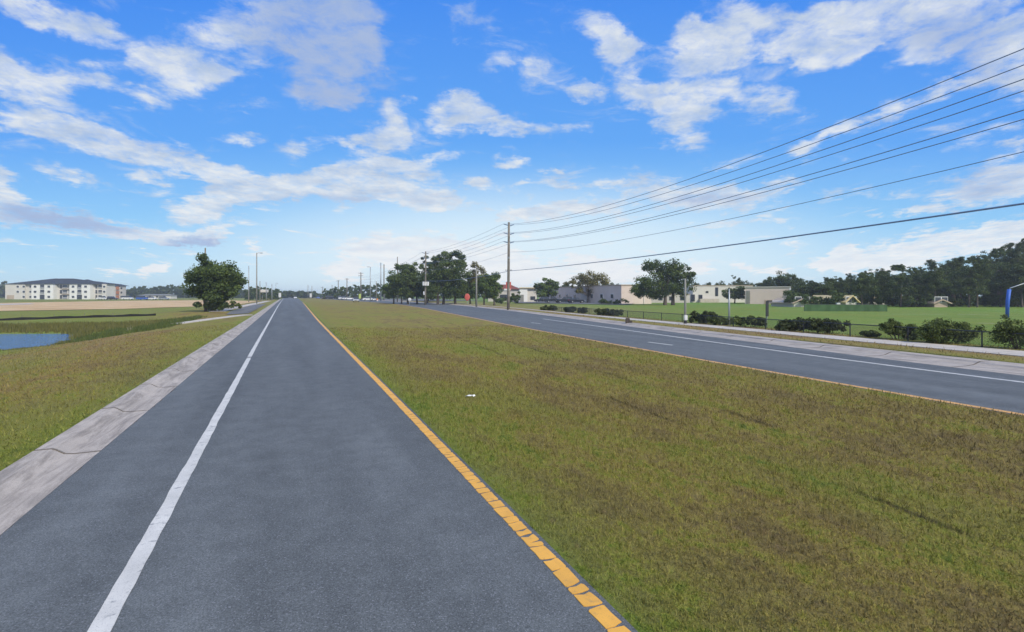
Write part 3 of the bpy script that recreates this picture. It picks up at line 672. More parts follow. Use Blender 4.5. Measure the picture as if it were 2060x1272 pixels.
# broad dark tree left of the road
p = onground(420, 627); d = float(np.dot([p.x, p.y], FX))
make_tree('oak_tree', 'broad dark tree leaning over the path left of the road beside the pond field', 'tree', p,
          px_lobes(421, 628, d, [(410, 545, 28, 28), (438, 545, 36, 24), (465, 560, 30, 26), (400, 570, 28, 24), (435, 575, 40, 30), (462, 585, 26, 22), (415, 600, 22, 20), (430, 612, 22, 14), (386, 566, 20, 20), (440, 560, 45, 34), (425, 590, 40, 24), (445, 600, 26, 22), (407, 524, 12, 10), (428, 618, 20, 12), (475, 570, 20, 24), (478, 588, 14, 14), (398, 590, 20, 16)]),
          18000, .17, 31, 'leaf_dark', .2, ((-.4, 0), (.5, .2)), .3, fill=.6, cl=150)
b0 = onground(455, 623)
def bush(name, label, p, w, h, n, leaf, seed, mat='leaf_bush', group=None, dpt=None, cat='bush'):
    root = thing(name, label, cat, p, 0, group); r_ = random.Random(seed)
    lob = [((-.4 + .8 * i / 7) * w, r_.uniform(-.3, .3) * (dpt or w * .6), h * r_.uniform(.35, .6), w * .17, (dpt or w * .6) * .5, h * r_.uniform(.34, .44)) for i in range(8)]
    R_ = Matrix.Rotation(-YAW, 3, 'Z'); lob = [(*(R_ @ Vector(l[:3])), *l[3:]) for l in lob]
    V, F, T, cc = crown_mesh(lob, n, leaf, seed, .5); V[:, 2] = np.maximum(V[:, 2], -.3)
    npmesh('foliage', V, F, M[mat], root, attrs={'tone': ('POINT', T)})
    mb = MB()
    for i in range(min(7, len(cc))): mb.tube([(cc[i][0] * .2, cc[i][1] * .2, -.2), (cc[i][0] * .6, cc[i][1] * .6, cc[i][2] * .5), tuple(cc[i])], [.03, .02, .008], 5, False)
    mb.build('stem', M['bark'], root)
    return root
bush('bush', 'low green bush at the right foot of the dark tree', onground(462, 622), 3.2, 1.5, 1500, .12, 41)
bush('bush', 'dark clipped shrub against the shaded school wall near its corner', at(1232, 133, 0), 6.5, 1.5, 2200, .16, 97, 'leaf_dark')
# group of tall trees in the middle
CL_T = [
 ('leafy_tree', 'low spreading tree at left end of the roadside grove', 792, 609, 140, [(790, 560, 18, 12), (800, 575, 24, 18), (785, 588, 20, 14)], 3500, 'leaf_oak', ((0, 0),), .22, .2, .55),
 ('wispy_tree', 'thin crowned tree rising behind the left end of the grove', 808, 610, 146, [(806, 536, 14, 12), (815, 545, 12, 16), (806, 560, 12, 12), (822, 530, 8, 7)], 1300, 'leaf_dark', ((0, 0),), .22, .25, .8),
 ('dark_tree', 'dense dark rounded tree beside the pole with white transformers', 828, 612, 137, [(830, 545, 20, 18), (822, 565, 28, 22), (838, 570, 24, 24), (825, 588, 28, 16)], 6500, 'leaf_dark', ((-1, 0), (1.6, .5)), .26, .2, .5),
 ('wispy_tree', 'airy grey-limbed tree behind the pole with white transformers', 856, 612, 142, [(850, 528, 12, 12), (862, 524, 13, 9), (852, 545, 14, 14), (868, 536, 12, 14), (860, 560, 20, 16)], 1900, 'leaf_dark', ((0, 0),), .25, .25, .8),
 ('tall_tree', 'tallest tree of the roadside grove with a lumpy crown', 893, 613, 132, [(895, 516, 14, 11), (912, 513, 20, 12), (885, 530, 22, 16), (925, 528, 17, 16), (905, 545, 32, 24), (880, 565, 32, 22), (920, 565, 30, 26), (900, 585, 34, 14)], 12000, 'leaf_dark', ((-1.6, 0), (0, .4), (3.1, .2)), .34, .2, .5),
 ('wispy_tree', 'airy yellowish topped tree right of the tallest grove tree', 958, 613, 135, [(958, 538, 18, 10), (972, 545, 16, 14), (950, 555, 12, 14), (964, 565, 22, 14)], 2600, 'leaf_olive', ((0, 0),), .22, .25, .8),
 ('leafy_tree', 'round green tree at right end of the roadside grove', 985, 612, 130, [(975, 572, 22, 18), (990, 560, 18, 14), (985, 585, 26, 16), (1000, 572, 12, 14), (960, 588, 18, 12)], 6000, 'leaf_oak', ((-1.5, 0), (1.4, .3)), .24, .18, .55),
 ('leafy_tree', 'shadowed tree filling the gap between tallest and round grove trees', 946, 611, 150, [(945, 570, 20, 20), (940, 588, 22, 14), (955, 585, 16, 14)], 4000, 'leaf_dark', ((0, 0),), .24, .2, .55),
 ('leafy_tree', 'shadowed tree filling the gap left of the tallest grove tree', 860, 611, 155, [(858, 575, 18, 18), (868, 590, 20, 14), (848, 588, 18, 14)], 3600, 'leaf_dark', ((0, 0),), .24, .2, .55),
 ('park_tree', 'bushy green tree before the school car park', 1103, 609, 162, [(1100, 566, 12, 9), (1090, 578, 16, 10), (1112, 576, 16, 11), (1102, 588, 22, 9)], 4200, 'leaf_oak', ((0, 0),), .2, .3, .55),
 ('park_tree', 'wide sparse brownish tree in front of the school wall', 1182, 609, 155, [(1165, 566, 22, 12), (1185, 555, 28, 10), (1205, 567, 26, 14), (1172, 582, 18, 9), (1205, 585, 20, 9), (1148, 572, 12, 8), (1190, 572, 26, 9)], 5200, 'leaf_olive', ((0, 0),), .24, .22, .75),
 ('park_tree', 'huge dark double crowned tree on the school lawn', 1338, 613, 122, [(1315, 540, 24, 18), (1345, 545, 26, 22), (1375, 550, 26, 20), (1300, 575, 28, 20), (1340, 575, 36, 24), (1380, 575, 24, 22), (1325, 590, 30, 10), (1372, 592, 22, 10), (1290, 585, 20, 14), (1392, 545, 12, 12)], 12500, 'leaf_dark', ((0, 0), (2.7, .4)), .42, .28, .6),
 ('park_tree', 'small round dark tree before the pale school wall', 1478, 609, 150, [(1468, 590, 14, 12), (1486, 590, 15, 12), (1478, 582, 12, 8), (1478, 597, 18, 8)], 3000, 'leaf_dark', ((0, 0),), .18, .25, .5),
 ('leafy_tree', 'young green tree standing behind the red roofed shop', 1040, 606, 205, [(1035, 590, 12, 10), (1028, 598, 14, 8)], 1500, 'leaf_oak', ((0, 0),), .18, .25, .5),
]
for (nm, lb, cx, base, d, L, n, mt, trk, tr, fk, fl) in CL_T:
    make_tree(nm, lb, 'tree', at(cx, d, 0.1 if cx > 700 else 0), px_lobes(cx, HY + H / d * FPX, d, L), n, .0024 * d * (.75 if mt != 'leaf_olive' else .6), int(cx), mt, tr, trk, fk, fill=fl, cl=max(16, n // 75), bare=14 if fl > .7 else 2)
bush('hedge', 'clipped green hedge before the red roofed shop', at(1012, 150, 0), 6.0, 2.2, 3000, .2, 98, 'leaf_oak', cat='hedge')
bush('bush', 'dark green bush between the utility pole and white storage building', at(1036, 150, 0), 3.2, 3.6, 3500, .2, 99, 'leaf_dark')
# pines and wood behind the sports field: a few grown, the rest copied
def pine(label, seed, h, w, group, dense=1.):
    r_ = random.Random(seed); lob = []
    for i in range(14):
        f_ = r_.uniform(.32, 1.); rr = w * (1.15 - f_ * .75) * .55; a = r_.uniform(0, 6.28); o_ = w * .32 * (1.2 - f_)
        lob.append((math.cos(a) * o_, math.sin(a) * o_, h * f_ * .95, rr, rr, h * .07))
    return make_tree('pine_tree', label, 'tree', (0, 0, 0), lob, int(5200 * dense), .15, seed, 'leaf_pine', .17, ((0, 0),), .62, group, 12, .6, cl=110)
def broad(label, seed, h, w, group, mt='leaf_pine'):
    r_ = random.Random(seed); lob = [(r_.uniform(-.3, .3) * w, r_.uniform(-.3, .3) * w, h * r_.uniform(.35, .85), w * .32, w * .32, h * .17) for _ in range(9)]
    return make_tree('broadleaf_tree', label, 'tree', (0, 0, 0), lob, 5200, .19, seed, mt, .2, ((0, 0),), .35, group, 8, .55, cl=80)
GW = 'trees of the dark wood beyond the sports field'
WL_ = {'p': 'tall pine in the dark wood beyond the sports field', 'b': 'leafy tree in the dark wood beyond the sports field'}
protoP = [pine(WL_['p'], 60 + i, 12, 5.2, GW) for i in range(3)]; protoB = [broad(WL_['b'], 70 + i, 9, 6.5, GW) for i in range(3)]
topy = interp([(1560, 556), (1585, 549), (1610, 556), (1640, 560), (1700, 551), (1730, 543), (1760, 541), (1800, 533), (1850, 528), (1890, 521), (1930, 514), (1970, 503), (2010, 495), (2060, 479), (2150, 466), (2300, 470)])
rr = random.Random(9); used = set(); k = 0
for row, (dd, step) in enumerate(((104, 34), (114, 24), (122, 22), (130, 24))):
    x = 1600 + row * 11 if row else 1735
    while x < 2240:
        xx = x + rr.uniform(-7, 7); dep = dd + rr.uniform(-4, 4)
        hgt = (HY - float(topy(xx)) - rr.uniform(-3, 9)) / FPX * dep + H
        isP = rr.random() < (.72 if row else .35)
        pr = (protoP if isP else protoB)[k % 3]; s_ = hgt / (12 if isP else 9) * (1 if isP else (.72 if xx > 1800 else .9)); k += 1
        loc = at(xx, dep, .1); key = (isP, id(pr)); sw = s_ ** .6 * rr.uniform(.85, 1.15)
        if key not in used:
            used.add(key); pr.location = loc; pr.rotation_euler.z = rr.uniform(0, 6.28); pr.scale = (sw, sw, s_)
        else: dup(pr, loc, rr.uniform(0, 6.28), sc=(sw, sw, s_))
        x += step * rr.uniform(.75, 1.25)
# undergrowth of the wood
ub = bush('understorey_shrub', 'dark shrub in the understorey of the wood beyond the sports field', at(1610, 104), 5.5, 2.6, 2200, .17, 81, 'leaf_dark', 'understorey shrubs at the wood edge', 3.5, 'shrub')
x = 1598
while x < 2230:
    if not (1696 < x < 1726 or 1600 < x < 1628 or 1880 < x < 1908): dup(ub, at(x, 103 + rr.uniform(-2, 3), 0), rr.uniform(-.3, .3), sc=(1, 1, rr.uniform(.8, 1.5)))
    x += rr.uniform(24, 38)
# trees peeping over the school roofs
sp_ = [(1475, 551, 178, 'p'), (1488, 555, 186, 'p'), (1504, 566, 190, 'b'), (1535, 562, 172, 'b'), (1555, 557, 168, 'b'), (1578, 547, 150, 'b'), (1602, 551, 146, 'b'), (1432, 568, 200, 'b'), (1450, 566, 205, 'b'), (1408, 568, 205, 'b'), (1222, 565, 215, 'b'), (1240, 572, 215, 'b'), (1140, 568, 235, 'b')]
lab = ['tall pine standing above the school roof right of the dark small tree', 'second pine just right of the tall one above the school roof', 'low leafy tree top between the pines and the pale end wall', 'leafy tree top above the pale windowless school wall',
       'taller leafy tree top above the right half of the pale school wall', 'broad high tree just left of the wood at the end of the school wall', 'broad high tree at the right end of the pale school wall', 'green tree top over the white school block, middle one', 'green tree top over the white school block, right one', 'green tree top over the white school block, left one',
       'tree top above the left school building just right of the sparse tree', 'lowest tree top above the left school building near its lit corner', 'tree top behind the school between the two car park trees']
for (x, ty, dd, kd), lb in zip(sp_, lab):
    hgt = (HY - ty) / FPX * dd + H; pr = protoP[k % 3] if kd == 'p' else protoB[k % 3]; k += 1
    s_ = hgt / (12 if kd == 'p' else 9); dup(pr, at(x, dd, 0), rr.uniform(0, 6.28), lb, (s_ ** .7 * .95,) * 2 + (s_,), 'tree tops showing over the school roofs')

# far woods: each reads as one mass
def wood(name, label, spots, seed, mat='leaf_pine', leaf=.5, per=420):
    r_ = np.random.default_rng(seed); Vs = []; Ts = []; mbt = []
    for (x, dd, ty, w) in spots:
        p_ = at(x, dd); h = (HY - ty) / FPX * dd + H; wm = w / FPX * dd
        lob = [(p_.x + r_.uniform(-.4, .4) * wm, p_.y + r_.uniform(-.4, .4) * wm, h * f_, wm * .32, wm * .32, h * .2) for f_ in (.12, .3, .4, .55, .7, .82)]
        V, F, T, cc = crown_mesh(lob, per, leaf * dd / 300, int(r_.integers(1e6)), .5, cl=12); V[:, 2] = np.clip(V[:, 2], -.2, h * 1.06); Vs.append(V); Ts.append(T)
    V = np.concatenate(Vs); o = npmesh(name, V, np.arange(len(V)).reshape(-1, 4), M[mat], attrs={'tone': ('POINT', np.concatenate(Ts))})
    return tag(o, label, 'wood', kind='stuff')
def spots(x0, x1, dd, ty, w, seed, rows_=2, jy=3):
    r_ = random.Random(seed); out = []
    for k_ in range(rows_):
        x = x0
        while x < x1: out.append((x, dd * (1 + .06 * k_) + r_.uniform(-8, 8), (ty(x) if callable(ty) else ty) + r_.uniform(-jy, jy), w * r_.uniform(.7, 1.3))); x += w * .45
    return out
wood('far_wood', 'low dark wood on the horizon behind the apartment block and sand lot', spots(-350, 640, 420, interp([(-300, 572), (0, 570), (10, 569), (30, 588), (230, 584), (260, 579), (335, 578), (350, 574), (375, 578), (430, 581), (500, 582), (640, 588)]), 16, 1, 2, 2), 101, leaf=.75)
wood('far_wood', 'dark wood behind the street lamps left of the road', spots(496, 566, 260, interp([(496, 582), (505, 578), (520, 575), (540, 579), (560, 583), (568, 588)]), 12, 2, 2, 1.2), 102, 'leaf_dark', .55)
wood('far_wood', 'hazy low wood closing the road at the horizon', spots(560, 700, 560, interp([(560, 590), (585, 586), (605, 590), (620, 588), (640, 592), (700, 590)]), 12, 3, 2, 1), 103, leaf=.8)
wood('far_wood', 'dark wood behind the car park and poles in the middle distance', spots(655, 800, 300, interp([(655, 586), (670, 577), (690, 580), (710, 576), (730, 575), (745, 572), (760, 572), (775, 575), (800, 572)]), 13, 4, 2, 2), 104, 'leaf_dark', .55)
wood('far_wood', 'far wood showing between the roadside grove and the school', spots(780, 1060, 330, interp([(780, 580), (900, 586), (1060, 584)]), 18, 5, 1, 2), 105, leaf=.6)
wood('far_wood', 'far wood behind the school and red roofed shop', spots(1060, 1640, 300, interp([(1060, 582), (1200, 580), (1640, 572)]), 20, 6, 1, 2), 106, leaf=.6)
wood('far_wood', 'deepest dark mass of the wood beyond the sports field', spots(1700, 2500, 136, interp([(1640, 575), (1760, 556), (1900, 545), (2060, 520), (2500, 500)]), 48, 7, 2, 4), 107, 'leaf_dark', .75, 1500)

# ------------------------------------------------------------------ black fence with vines along the far sidewalk
def fence_pt(y): return Vector((float(S1(y)) + .15, y, 0))
fy = np.arange(3.2, 67, 3.05)
fr = thing('chain_link_fence', 'low black chain link fence along the far sidewalk', 'fence', (0, 0, 0))
topz = lambda y: .80 if y < 60 else .74
posts = [fence_pt(y) for y in fy]
for p in posts: MB().tube([(p.x, p.y, -.3), (p.x, p.y, topz(p.y) + .03)], .03, 8).build('post', M['dark_metal'], fr)
MB().tube([(p.x, p.y, topz(p.y)) for p in posts], .024, 8).build('top_rail', M['dark_metal'], fr)
mb = MB()
for i in range(len(posts) - 1):
    a, b_ = posts[i], posts[i + 1]; n = 26
    for k_ in range(-10, n):
        for dr in (0, 1):
            t0 = k_ / n; t1 = (k_ + 10) / n; z0, z1 = (.05, .78) if dr == 0 else (.78, .05)
            c0_, c1_ = max(t0, 0), min(t1, 1); 
            if c1_ <= c0_: continue
            f0 = (c0_ - t0) / (t1 - t0); f1 = (c1_ - t0) / (t1 - t0)
            P0 = a.lerp(b_, c0_) + Vector((0, 0, z0 + (z1 - z0) * f0)); P1 = a.lerp(b_, c1_) + Vector((0, 0, z0 + (z1 - z0) * f1)); mb.tube([P0, P1], .004, 3, False)
mb.build('mesh', M['dark_metal'], fr)
VN = [('dark vine mass on the black fence in front of the field, left end', 1560, 1640, 642, 680, 'leaf_vine'), ('dark vine mass on the black fence, next right of the first', 1630, 1702, 645, 684, 'leaf_vine'),
      ('small weedy bush at the foot of the black fence by its bare post', 1735, 1764, 672, 685, 'leaf_bush'), ('green bush overtopping the black fence right of the bare post', 1770, 1850, 648, 692, 'leaf_bush'),
      ('green bush with tall sprigs over the black fence', 1840, 1965, 645, 697, 'leaf_bush'), ('large dark green bush at the right picture edge behind the fence', 2000, 2110, 640, 708, 'leaf_bush'),
      ('dark low shrub behind the white boxed pole', 1385, 1445, 629, 652, 'leaf_vine'), ('green shrub behind the fence between the two slim poles', 1425, 1475, 640, 656, 'leaf_bush'), ('green weedy shrub right of the slim bare pole', 1480, 1535, 640, 664, 'leaf_bush'),
      ('square dark shrub on the distant end of the black fence', 1088, 1120, 618, 629, 'leaf_vine'), ('square dark shrub second along the distant black fence', 1134, 1158, 620, 631, 'leaf_vine'), ('little dark shrub third along the distant black fence', 1164, 1180, 622, 632, 'leaf_vine'), ('wide dark shrub fourth along the distant black fence', 1198, 1252, 625, 638, 'leaf_vine')]
for i, (lb, x0, x1, y0, y1, mt) in enumerate(VN):
    # stand it just behind the fence in that direction
    xm = (x0 + x1) / 2; al = math.atan((xm - 1030) / FPX) + YAW; y_ = 20.
    for _ in range(60): y_ = .5 * y_ + .5 * (float(S1(y_)) + .75) / math.tan(al)
    d_ = float(np.dot([y_ * math.tan(al), y_], FX)); w_ = (x1 - x0) / FPX * d_; h_ = (HY - y0) / FPX * d_ + H + .1
    bush('fence_shrub', lb, Vector((y_ * math.tan(al), y_, hz(y_ * math.tan(al), y_))), w_ * .92, h_, int(min(9000, 2500 + 1700 * w_ * h_)), .0024 * d_ * .8, 200 + i, mt, 'shrubs along the black fence', .9, 'shrub')

# ------------------------------------------------------------------ buildings
def wall_box(mb, x0, x1, d0, d1, z0, z1): mb.box(((x0 + x1) / 2, (d0 + d1) / 2, (z0 + z1) / 2), (x1 - x0, d1 - d0, z1 - z0))
# apartment block; local frame: x to the right, y away from the road
AD = 300.; ap = thing('apartment_building', 'three storey cream apartment block with dark hipped roof beyond the sand lot', 'building', at(130, AD, -.1), -YAW)
ax = lambda px: (px - 130) / FPX * AD
blocks = [(10.5, 50, 0, 'stucco'), (50, 68, 1.0, 'stucco'), (68.2, 112, -1.6, 'stucco_white'), (112.2, 144, 1.6, 'stucco'), (144.2, 186, -1.6, 'stucco_white'), (186.2, 206, 1.4, 'stucco'), (206.2, 215, -.4, 'stucco')]
for (a, b_, dy, mt) in blocks:
    q = MB(); wall_box(q, ax(a), ax(b_), dy, 6, 0, 9.0); q.build('wall', M[mt], ap)
def hip(mb, x0, x1, y0, y1, z0, z1, ov=.6, run=None):
    x0 -= ov; x1 += ov; y0 -= ov; y1 += ov; run = run or (y1 - y0) / 2; ym = (y0 + y1) / 2
    mb.add([(x0, y0, z0), (x1, y0, z0), (x1, y1, z0), (x0, y1, z0), (x0 + run, ym, z1), (x1 - run, ym, z1)], [(0, 1, 5, 4), (1, 2, 5), (2, 3, 4, 5), (3, 0, 4), (3, 2, 1, 0)])
q = MB(); hip(q, ax(10.5), ax(215), .5, 10, 9.01, 12.4, .9, 25.); q.build('roof', M['shingle'], ap)
q = MB(); hip(q, ax(68), ax(112), -1.6, 9, 9.0, 11.8, .5, 6.); q.build('roof', M['shingle'], ap)
q = MB(); hip(q, ax(144), ax(186), -1.6, 9, 9.0, 11.8, .5, 6.); q.build('roof', M['shingle'], ap)
def win(px, z, w, h, yf, par, mg='glass'):
    f_ = MB().box((ax(px), yf - .04, z), (w + .3, .08, h + .3)).build('window', M['trim'], par)
    MB().box((ax(px), yf - .10, z), (w, .06, h)).build('pane', M[mg], f_)
for zi in (1.5, 4.5, 7.5):
    for px in (36, 48): win(px, zi, 1.3, 1.2, 0 if px < 50 else 1.0, ap) if zi > 2 or px > 44 else None
    win(58.5, zi, 1.3, 1.2, 1.0, ap)
    for px in (76, 103.5): win(px, zi, 1.5, 1.2, -1.6, ap)
    for px in (152, 177): win(px, zi, 1.5, 1.2, -1.6, ap)
    win(211, zi, 1.3, 1.1, -.4, ap)
def dark_open(px, z, w, h, yf, rail=True):
    o = MB().box((ax(px), yf - .05, z), (w, .1, h)).build('opening', M['glass'], ap)
    if rail: MB().box((ax(px), yf - .17, z - h / 2 + .45), (w + .1, .08, .9)).build('railing', M['rail'], o)
for zi in (1.45, 4.5, 7.5):
    dark_open(90, zi, 2.3 if zi > 2 else 2.7, 2.4 if zi > 2 else 2.7, -1.6, zi > 2)
    dark_open(164.5, zi, 2.3 if zi > 2 else 2.9, 2.4 if zi > 2 else 2.7, -1.6, zi > 2)
    dark_open(62.5 + 1, zi, 1.9, 2.0, 1.0); dark_open(118, zi, 1.3, 2.2, 1.6, False)
    for px in (126, 138): dark_open(px, zi, 2.5, 2.0, 1.6)
    dark_open(190, zi, 1.0, 2.2, 1.4, False); dark_open(198, zi, 2.2, 1.9, 1.4)
for zf in (3.05, 6.05): MB().box((ax(132), 1.2, zf), (ax(144) - ax(121), .8, .28)).build('balcony_slab', M['stucco_tan'], ap)
MB().box((ax(21), -.07, 1.3), (4.2, .12, 2.4)).build('garage_door', M['stucco_tan'], ap)
b2 = thing('apartment_building', 'second apartment block with orange balconies receding at the right end of the first', 'building', at(236, 330, -.1), -YAW)
q = MB(); wall_box(q, -5.2, 3.4, 0, 3, 0, 8.4); q.build('wall', M['stucco_grey'], b2)
q = MB(); hip(q, -5.9, 3.4, 0, 5, 8.41, 9.7, .6, 4.); q.build('roof', M['shingle'], b2)
for zi in (1.4, 4.2, 7.0):
    MB().box((.4, -.3, zi), (1.6, .6, 2.0)).build('balcony', M['rust'], b2); o_ = MB().box((2.7, -.05, zi), (1.1, .1, 1.2)).build('window', M['glass'], b2); MB().box((-2.8, -.05, zi), (1.1, .1, 1.2)).build('window', M['glass'], b2)
hs_ = thing('site_shed', 'long pale low building at the far edge of the sand lot', 'building', at(300, 330, 0), -YAW)
q = MB(); wall_box(q, -7, 14, 0, 6, 0, 2.2); q.build('wall', M['stucco'], hs_); q = MB(); hip(q, -7, 14, 0, 6, 2.21, 3.0, .5, 3); q.build('roof', M['pole_grey'], hs_)
for k_ in range(4): MB().box((-4 + k_ * 4.6, -.05, 1.4), (1.4, .1, 1.1)).build('window', M['glass'], hs_)
# school, left building: shaded long side and lit end
P0 = Vector((29.3, 137.)); e1 = Vector((-.293, .956)); e2 = Vector((.956, .293))
sc = thing('school_building', 'flat roofed school building with long shaded side and pinkish lit end wall', 'building', at(1250, 137, 0), -YAW + math.atan2(e2.y, e2.x))
q = MB(); q.box((4.6, 31, 2.5), (9.2, 62, 5.0)); w_ = q.build('wall', M['stucco_pink'], sc)
MB().box((4.6, 31, 5.12), (9.5, 62.3, .24)).build('parapet', M['stucco_tan'], sc)
for k_ in range(9):
    f_ = MB().box((-.05, 5 + k_ * 6.3, 2.1), (.1, 1.6, 1.3)).build('window', M['trim'], sc); MB().box((-.12, 5 + k_ * 6.3, 2.1), (.06, 1.4, 1.1)).build('pane', M['glass'], f_)
MB().box((-.3, 22, 1.6), (.6, 5, 3.2)).build('entrance', M['stucco_grey'], sc)
q = MB(); q.box((6.8, -.12, 2.6), (.06, .2, 4.9)); q.build('downpipe', M['trim'], sc)
low = thing('school_wing', 'low grey school wing seen under the huge double tree', 'building', at(1330, 160, 0), -YAW)
q = MB(); wall_box(q, -9, 9, 0, 12, 0, 2.6); q.build('wall', M['stucco_grey'], low); MB().box((0, 6, 2.7), (18.3, 12.3, .2)).build('parapet', M['stucco_tan'], low)
for k_ in range(5): MB().box((-7 + k_ * 3.4, -.05, 1.4), (1.3, .1, 1.2)).build('window', M['glass'], low)
s1_ = thing('school_building', 'white flat roofed school block left of the small round dark tree', 'building', at(1455, 165, 0), -YAW - .06)
k5 = 165 / FPX
q = MB(); wall_box(q, -60 * k5, 58 * k5, 0, 20, 0, 5.4); q.build('wall', M['stucco'], s1_); MB().box((-1 * k5, 10, 5.5), (119 * k5, 20.3, .2)).build('parapet', M['stucco_tan'], s1_)
for (px, z, w_, h_) in ((1423, 3.4, .8, .6), (1442, 3.5, .9, 2.8), (1410, 1.4, 1.2, 2.2), (1395, 1.5, 1.2, 2.2)): MB().box(((px - 1455) * k5, -.05, z), (w_, .1, h_)).build('window', M['glass'], s1_)
MB().box((-30 * k5, -.9, .6), (6, 1.4, 1.2)).build('loading_dock', M['walk'], s1_)
s2_ = thing('school_building', 'large pale windowless school block at the right end of the school', 'building', at(1591, 133, 0), -YAW - .44)
k6 = 133 / FPX; q = MB(); wall_box(q, -84 * k6, 0, 0, 12, 0, 4.45); q.build('wall', M['stucco_pink'], s2_)
MB().box((-42 * k6, 6, 4.55), (84.8 * k6, 12.4, .2)).build('parapet', M['stucco'], s2_); MB().box((-.15, -.03, 2.2), (.34, .1, 4.4)).build('corner_trim', M['trim'], s2_); MB().box((-26 * k6, -.03, .6), (44 * k6, .08, 1.1)).build('base_band', M['stucco_tan'], s2_)
MB().box((-78 * k6, -.06, 1.9), (.9, .12, 3.4)).build('door', M['pole_grey'], s2_)
def house(label, px, d, w, h, rh, wm, rm, rot=0., gable=True):
    o = thing('house', label, 'house', at(px, d, 0), -YAW + rot); q = MB(); q.prism([(-w / 2, 0), (w / 2, 0), (w / 2, h), (0, h + rh - .15), (-w / 2, h)], 0, 9); q.build('wall', M[wm], o)
    q = MB()
    for s_ in (-1, 1): q.add([(0, -.5, h + rh), (s_ * (w / 2 + .5), -.5, h - .25), (s_ * (w / 2 + .5), 9.5, h - .25), (0, 9.5, h + rh), (0, -.5, h + rh - .2), (s_ * (w / 2 + .5), -.5, h - .45), (s_ * (w / 2 + .5), 9.5, h - .45), (0, 9.5, h + rh - .2)], [(0, 1, 2, 3), (7, 6, 5, 4), (0, 4, 5, 1), (1, 5, 6, 2), (2, 6, 7, 3)])
    q.build('roof', M[rm], o)
    for k_ in (-.25, .25): f_ = MB().box((k_ * w, -.04, 1.5), (1.3, .08, 1.2)).build('window', M['trim'], o); MB().box((k_ * w, -.1, 1.5), (1.1, .05, 1.0)).build('pane', M['glass'], f_)
    return o
house('cream house behind trees at the right end of the school wall', 1614, 102.5, 3.4, 1.1, .7, 'stucco', 'stucco_tan')
house('yellowish gabled house glimpsed through a gap in the wood', 1712, 100, 2.4, 1.3, 1.1, 'stucco', 'stucco_yel', .2)
house('small tan house far right under the dark wood', 1893, 100.5, 2.6, 1.1, .5, 'stucco_tan', 'stucco_tan')
house('tan house glimpsed between the gabled house and dark wood', 1765, 112, 3.4, 1.4, 1.0, 'stucco', 'stucco_yel', -.1)
o = thing('shop_building', 'red roofed shop with white end wall behind the tall utility pole', 'building', at(1022, 190, 0), -YAW)
k7 = 190 / FPX; q = MB(); wall_box(q, -40 * k7, 22 * k7, 0, 14, 0, 4.6); q.build('wall', M['stucco_grey'], o); q = MB(); hip(q, -40 * k7, 22 * k7, 0, 14, 4.61, 6.5, .7, 4.); q.build('roof', M['shingle_red'], o)
MB().box((-8 * k7, -.05, 1.5), (3, .1, 2.2)).build('shop_window', M['glass'], o)
o = thing('storage_building', 'white tall storage building with cream side right of the utility pole', 'building', at(1054, 172, 0), -YAW)
k7 = 172 / FPX; q = MB(); wall_box(q, -8.5 * k7, 7 * k7, 0, 8, 0, 4.7); q.build('wall', M['stucco_white'], o); q = MB(); wall_box(q, 7.1 * k7, 26 * k7, .5, 8, 0, 4.6); q.build('side_wing', M['stucco'], o)
MB().box((9 * k7, 4, 4.85), (36 * k7, 8.8, .26)).build('roof', M['stucco_yel'], o); MB().box((18 * k7, .44, 1.4), (1.6, .1, 1.2)).build('window', M['glass'], o); MB().box((-4 * k7, -.05, 1.3), (1.2, .1, 2.5)).build('door', M['pole_grey'], o)
o = thing('gas_canopy', 'cream flat canopy far behind the lamps left of the road', 'canopy', at(528, 240, 0), -YAW)
MB().box((0, 2, 4.3), (2.6, 3, 1.4)).build('canopy_top', M['stucco'], o, bevel=.2)
for s_ in (-1, 1): MB().tube([(s_, 2, -.2), (s_, 2, 3.7)], .12).build('column', M['pole_grey'], o)

# ------------------------------------------------------------------ poles, lamps, wires
AP = at(1022.5, 82.4, .1); BP = Vector((21.6, -19., 0)); CP = at(855.5, 126, .1)
ZL = [2.4 + (594 - y) / FPX * 82.4 for y in (453, 470.5, 488)]        # three conductor levels
def power_pole(label, loc, lean=.0, group='tall power poles along the road'):
    o = thing('utility_pole', label, 'utility pole', loc, 0, group); top = ZL[0] + .35
    MB().tube([(0, 0, -.5), (.02, 0, 3), (.05 + lean, 0, 8), (.08 + lean * 1.4, 0, top)], [.24, .22, .2, .17], 12).build('shaft', M['pole_wood'], o, smooth=True)
    for z in ZL:
        for s_ in (-1, 1):
            cx = .07 + lean * 1.2; q = MB(); a = Vector((cx + s_ * .14, 0, z - .16)); b_ = Vector((cx + s_ * .9, 0, z + .02))
            n = 9; pts = [a.lerp(b_, i / n) for i in range(n + 1)]; rad = [.035 if i % 2 else .085 for i in range(n + 1)]
            q.tube(pts, rad, 8); q.build('insulator', M['insul'], o)
    MB().box((0, -.2, 8.3), (.2, .16, .35)).build('bracket', M['galv'], o)
    MB().tube([(-.6, -.1, 6.3), (.6, -.1, 6.35)], .045, 6).build('cable_bracket', M['dark_metal'], o)
    return o
pa = power_pole('tallest brown wooden utility pole standing at the far kerb mid picture', AP, .02)
pb = dup(pa, BP, 0, 'wooden utility pole beside the far kerb, just outside the right of the view')
pc = dup(pa, CP, 0, 'wooden utility pole with white transformers in front of the grove')
pc.scale = (1, 1, .93)
for k_ in range(3): q = MB().tube([(-.55 + k_ * .55, -.45, 5.0), (-.55 + k_ * .55, -.45, 6.0)], .27, 12).build('transformer', M['sign_white'], pc, smooth=False)
MB().box((-.4, -.25, 3.0), (.3, .2, .9)).build('meter_box', M['sign_white'], pc)
DP = at(958, 125, 0)
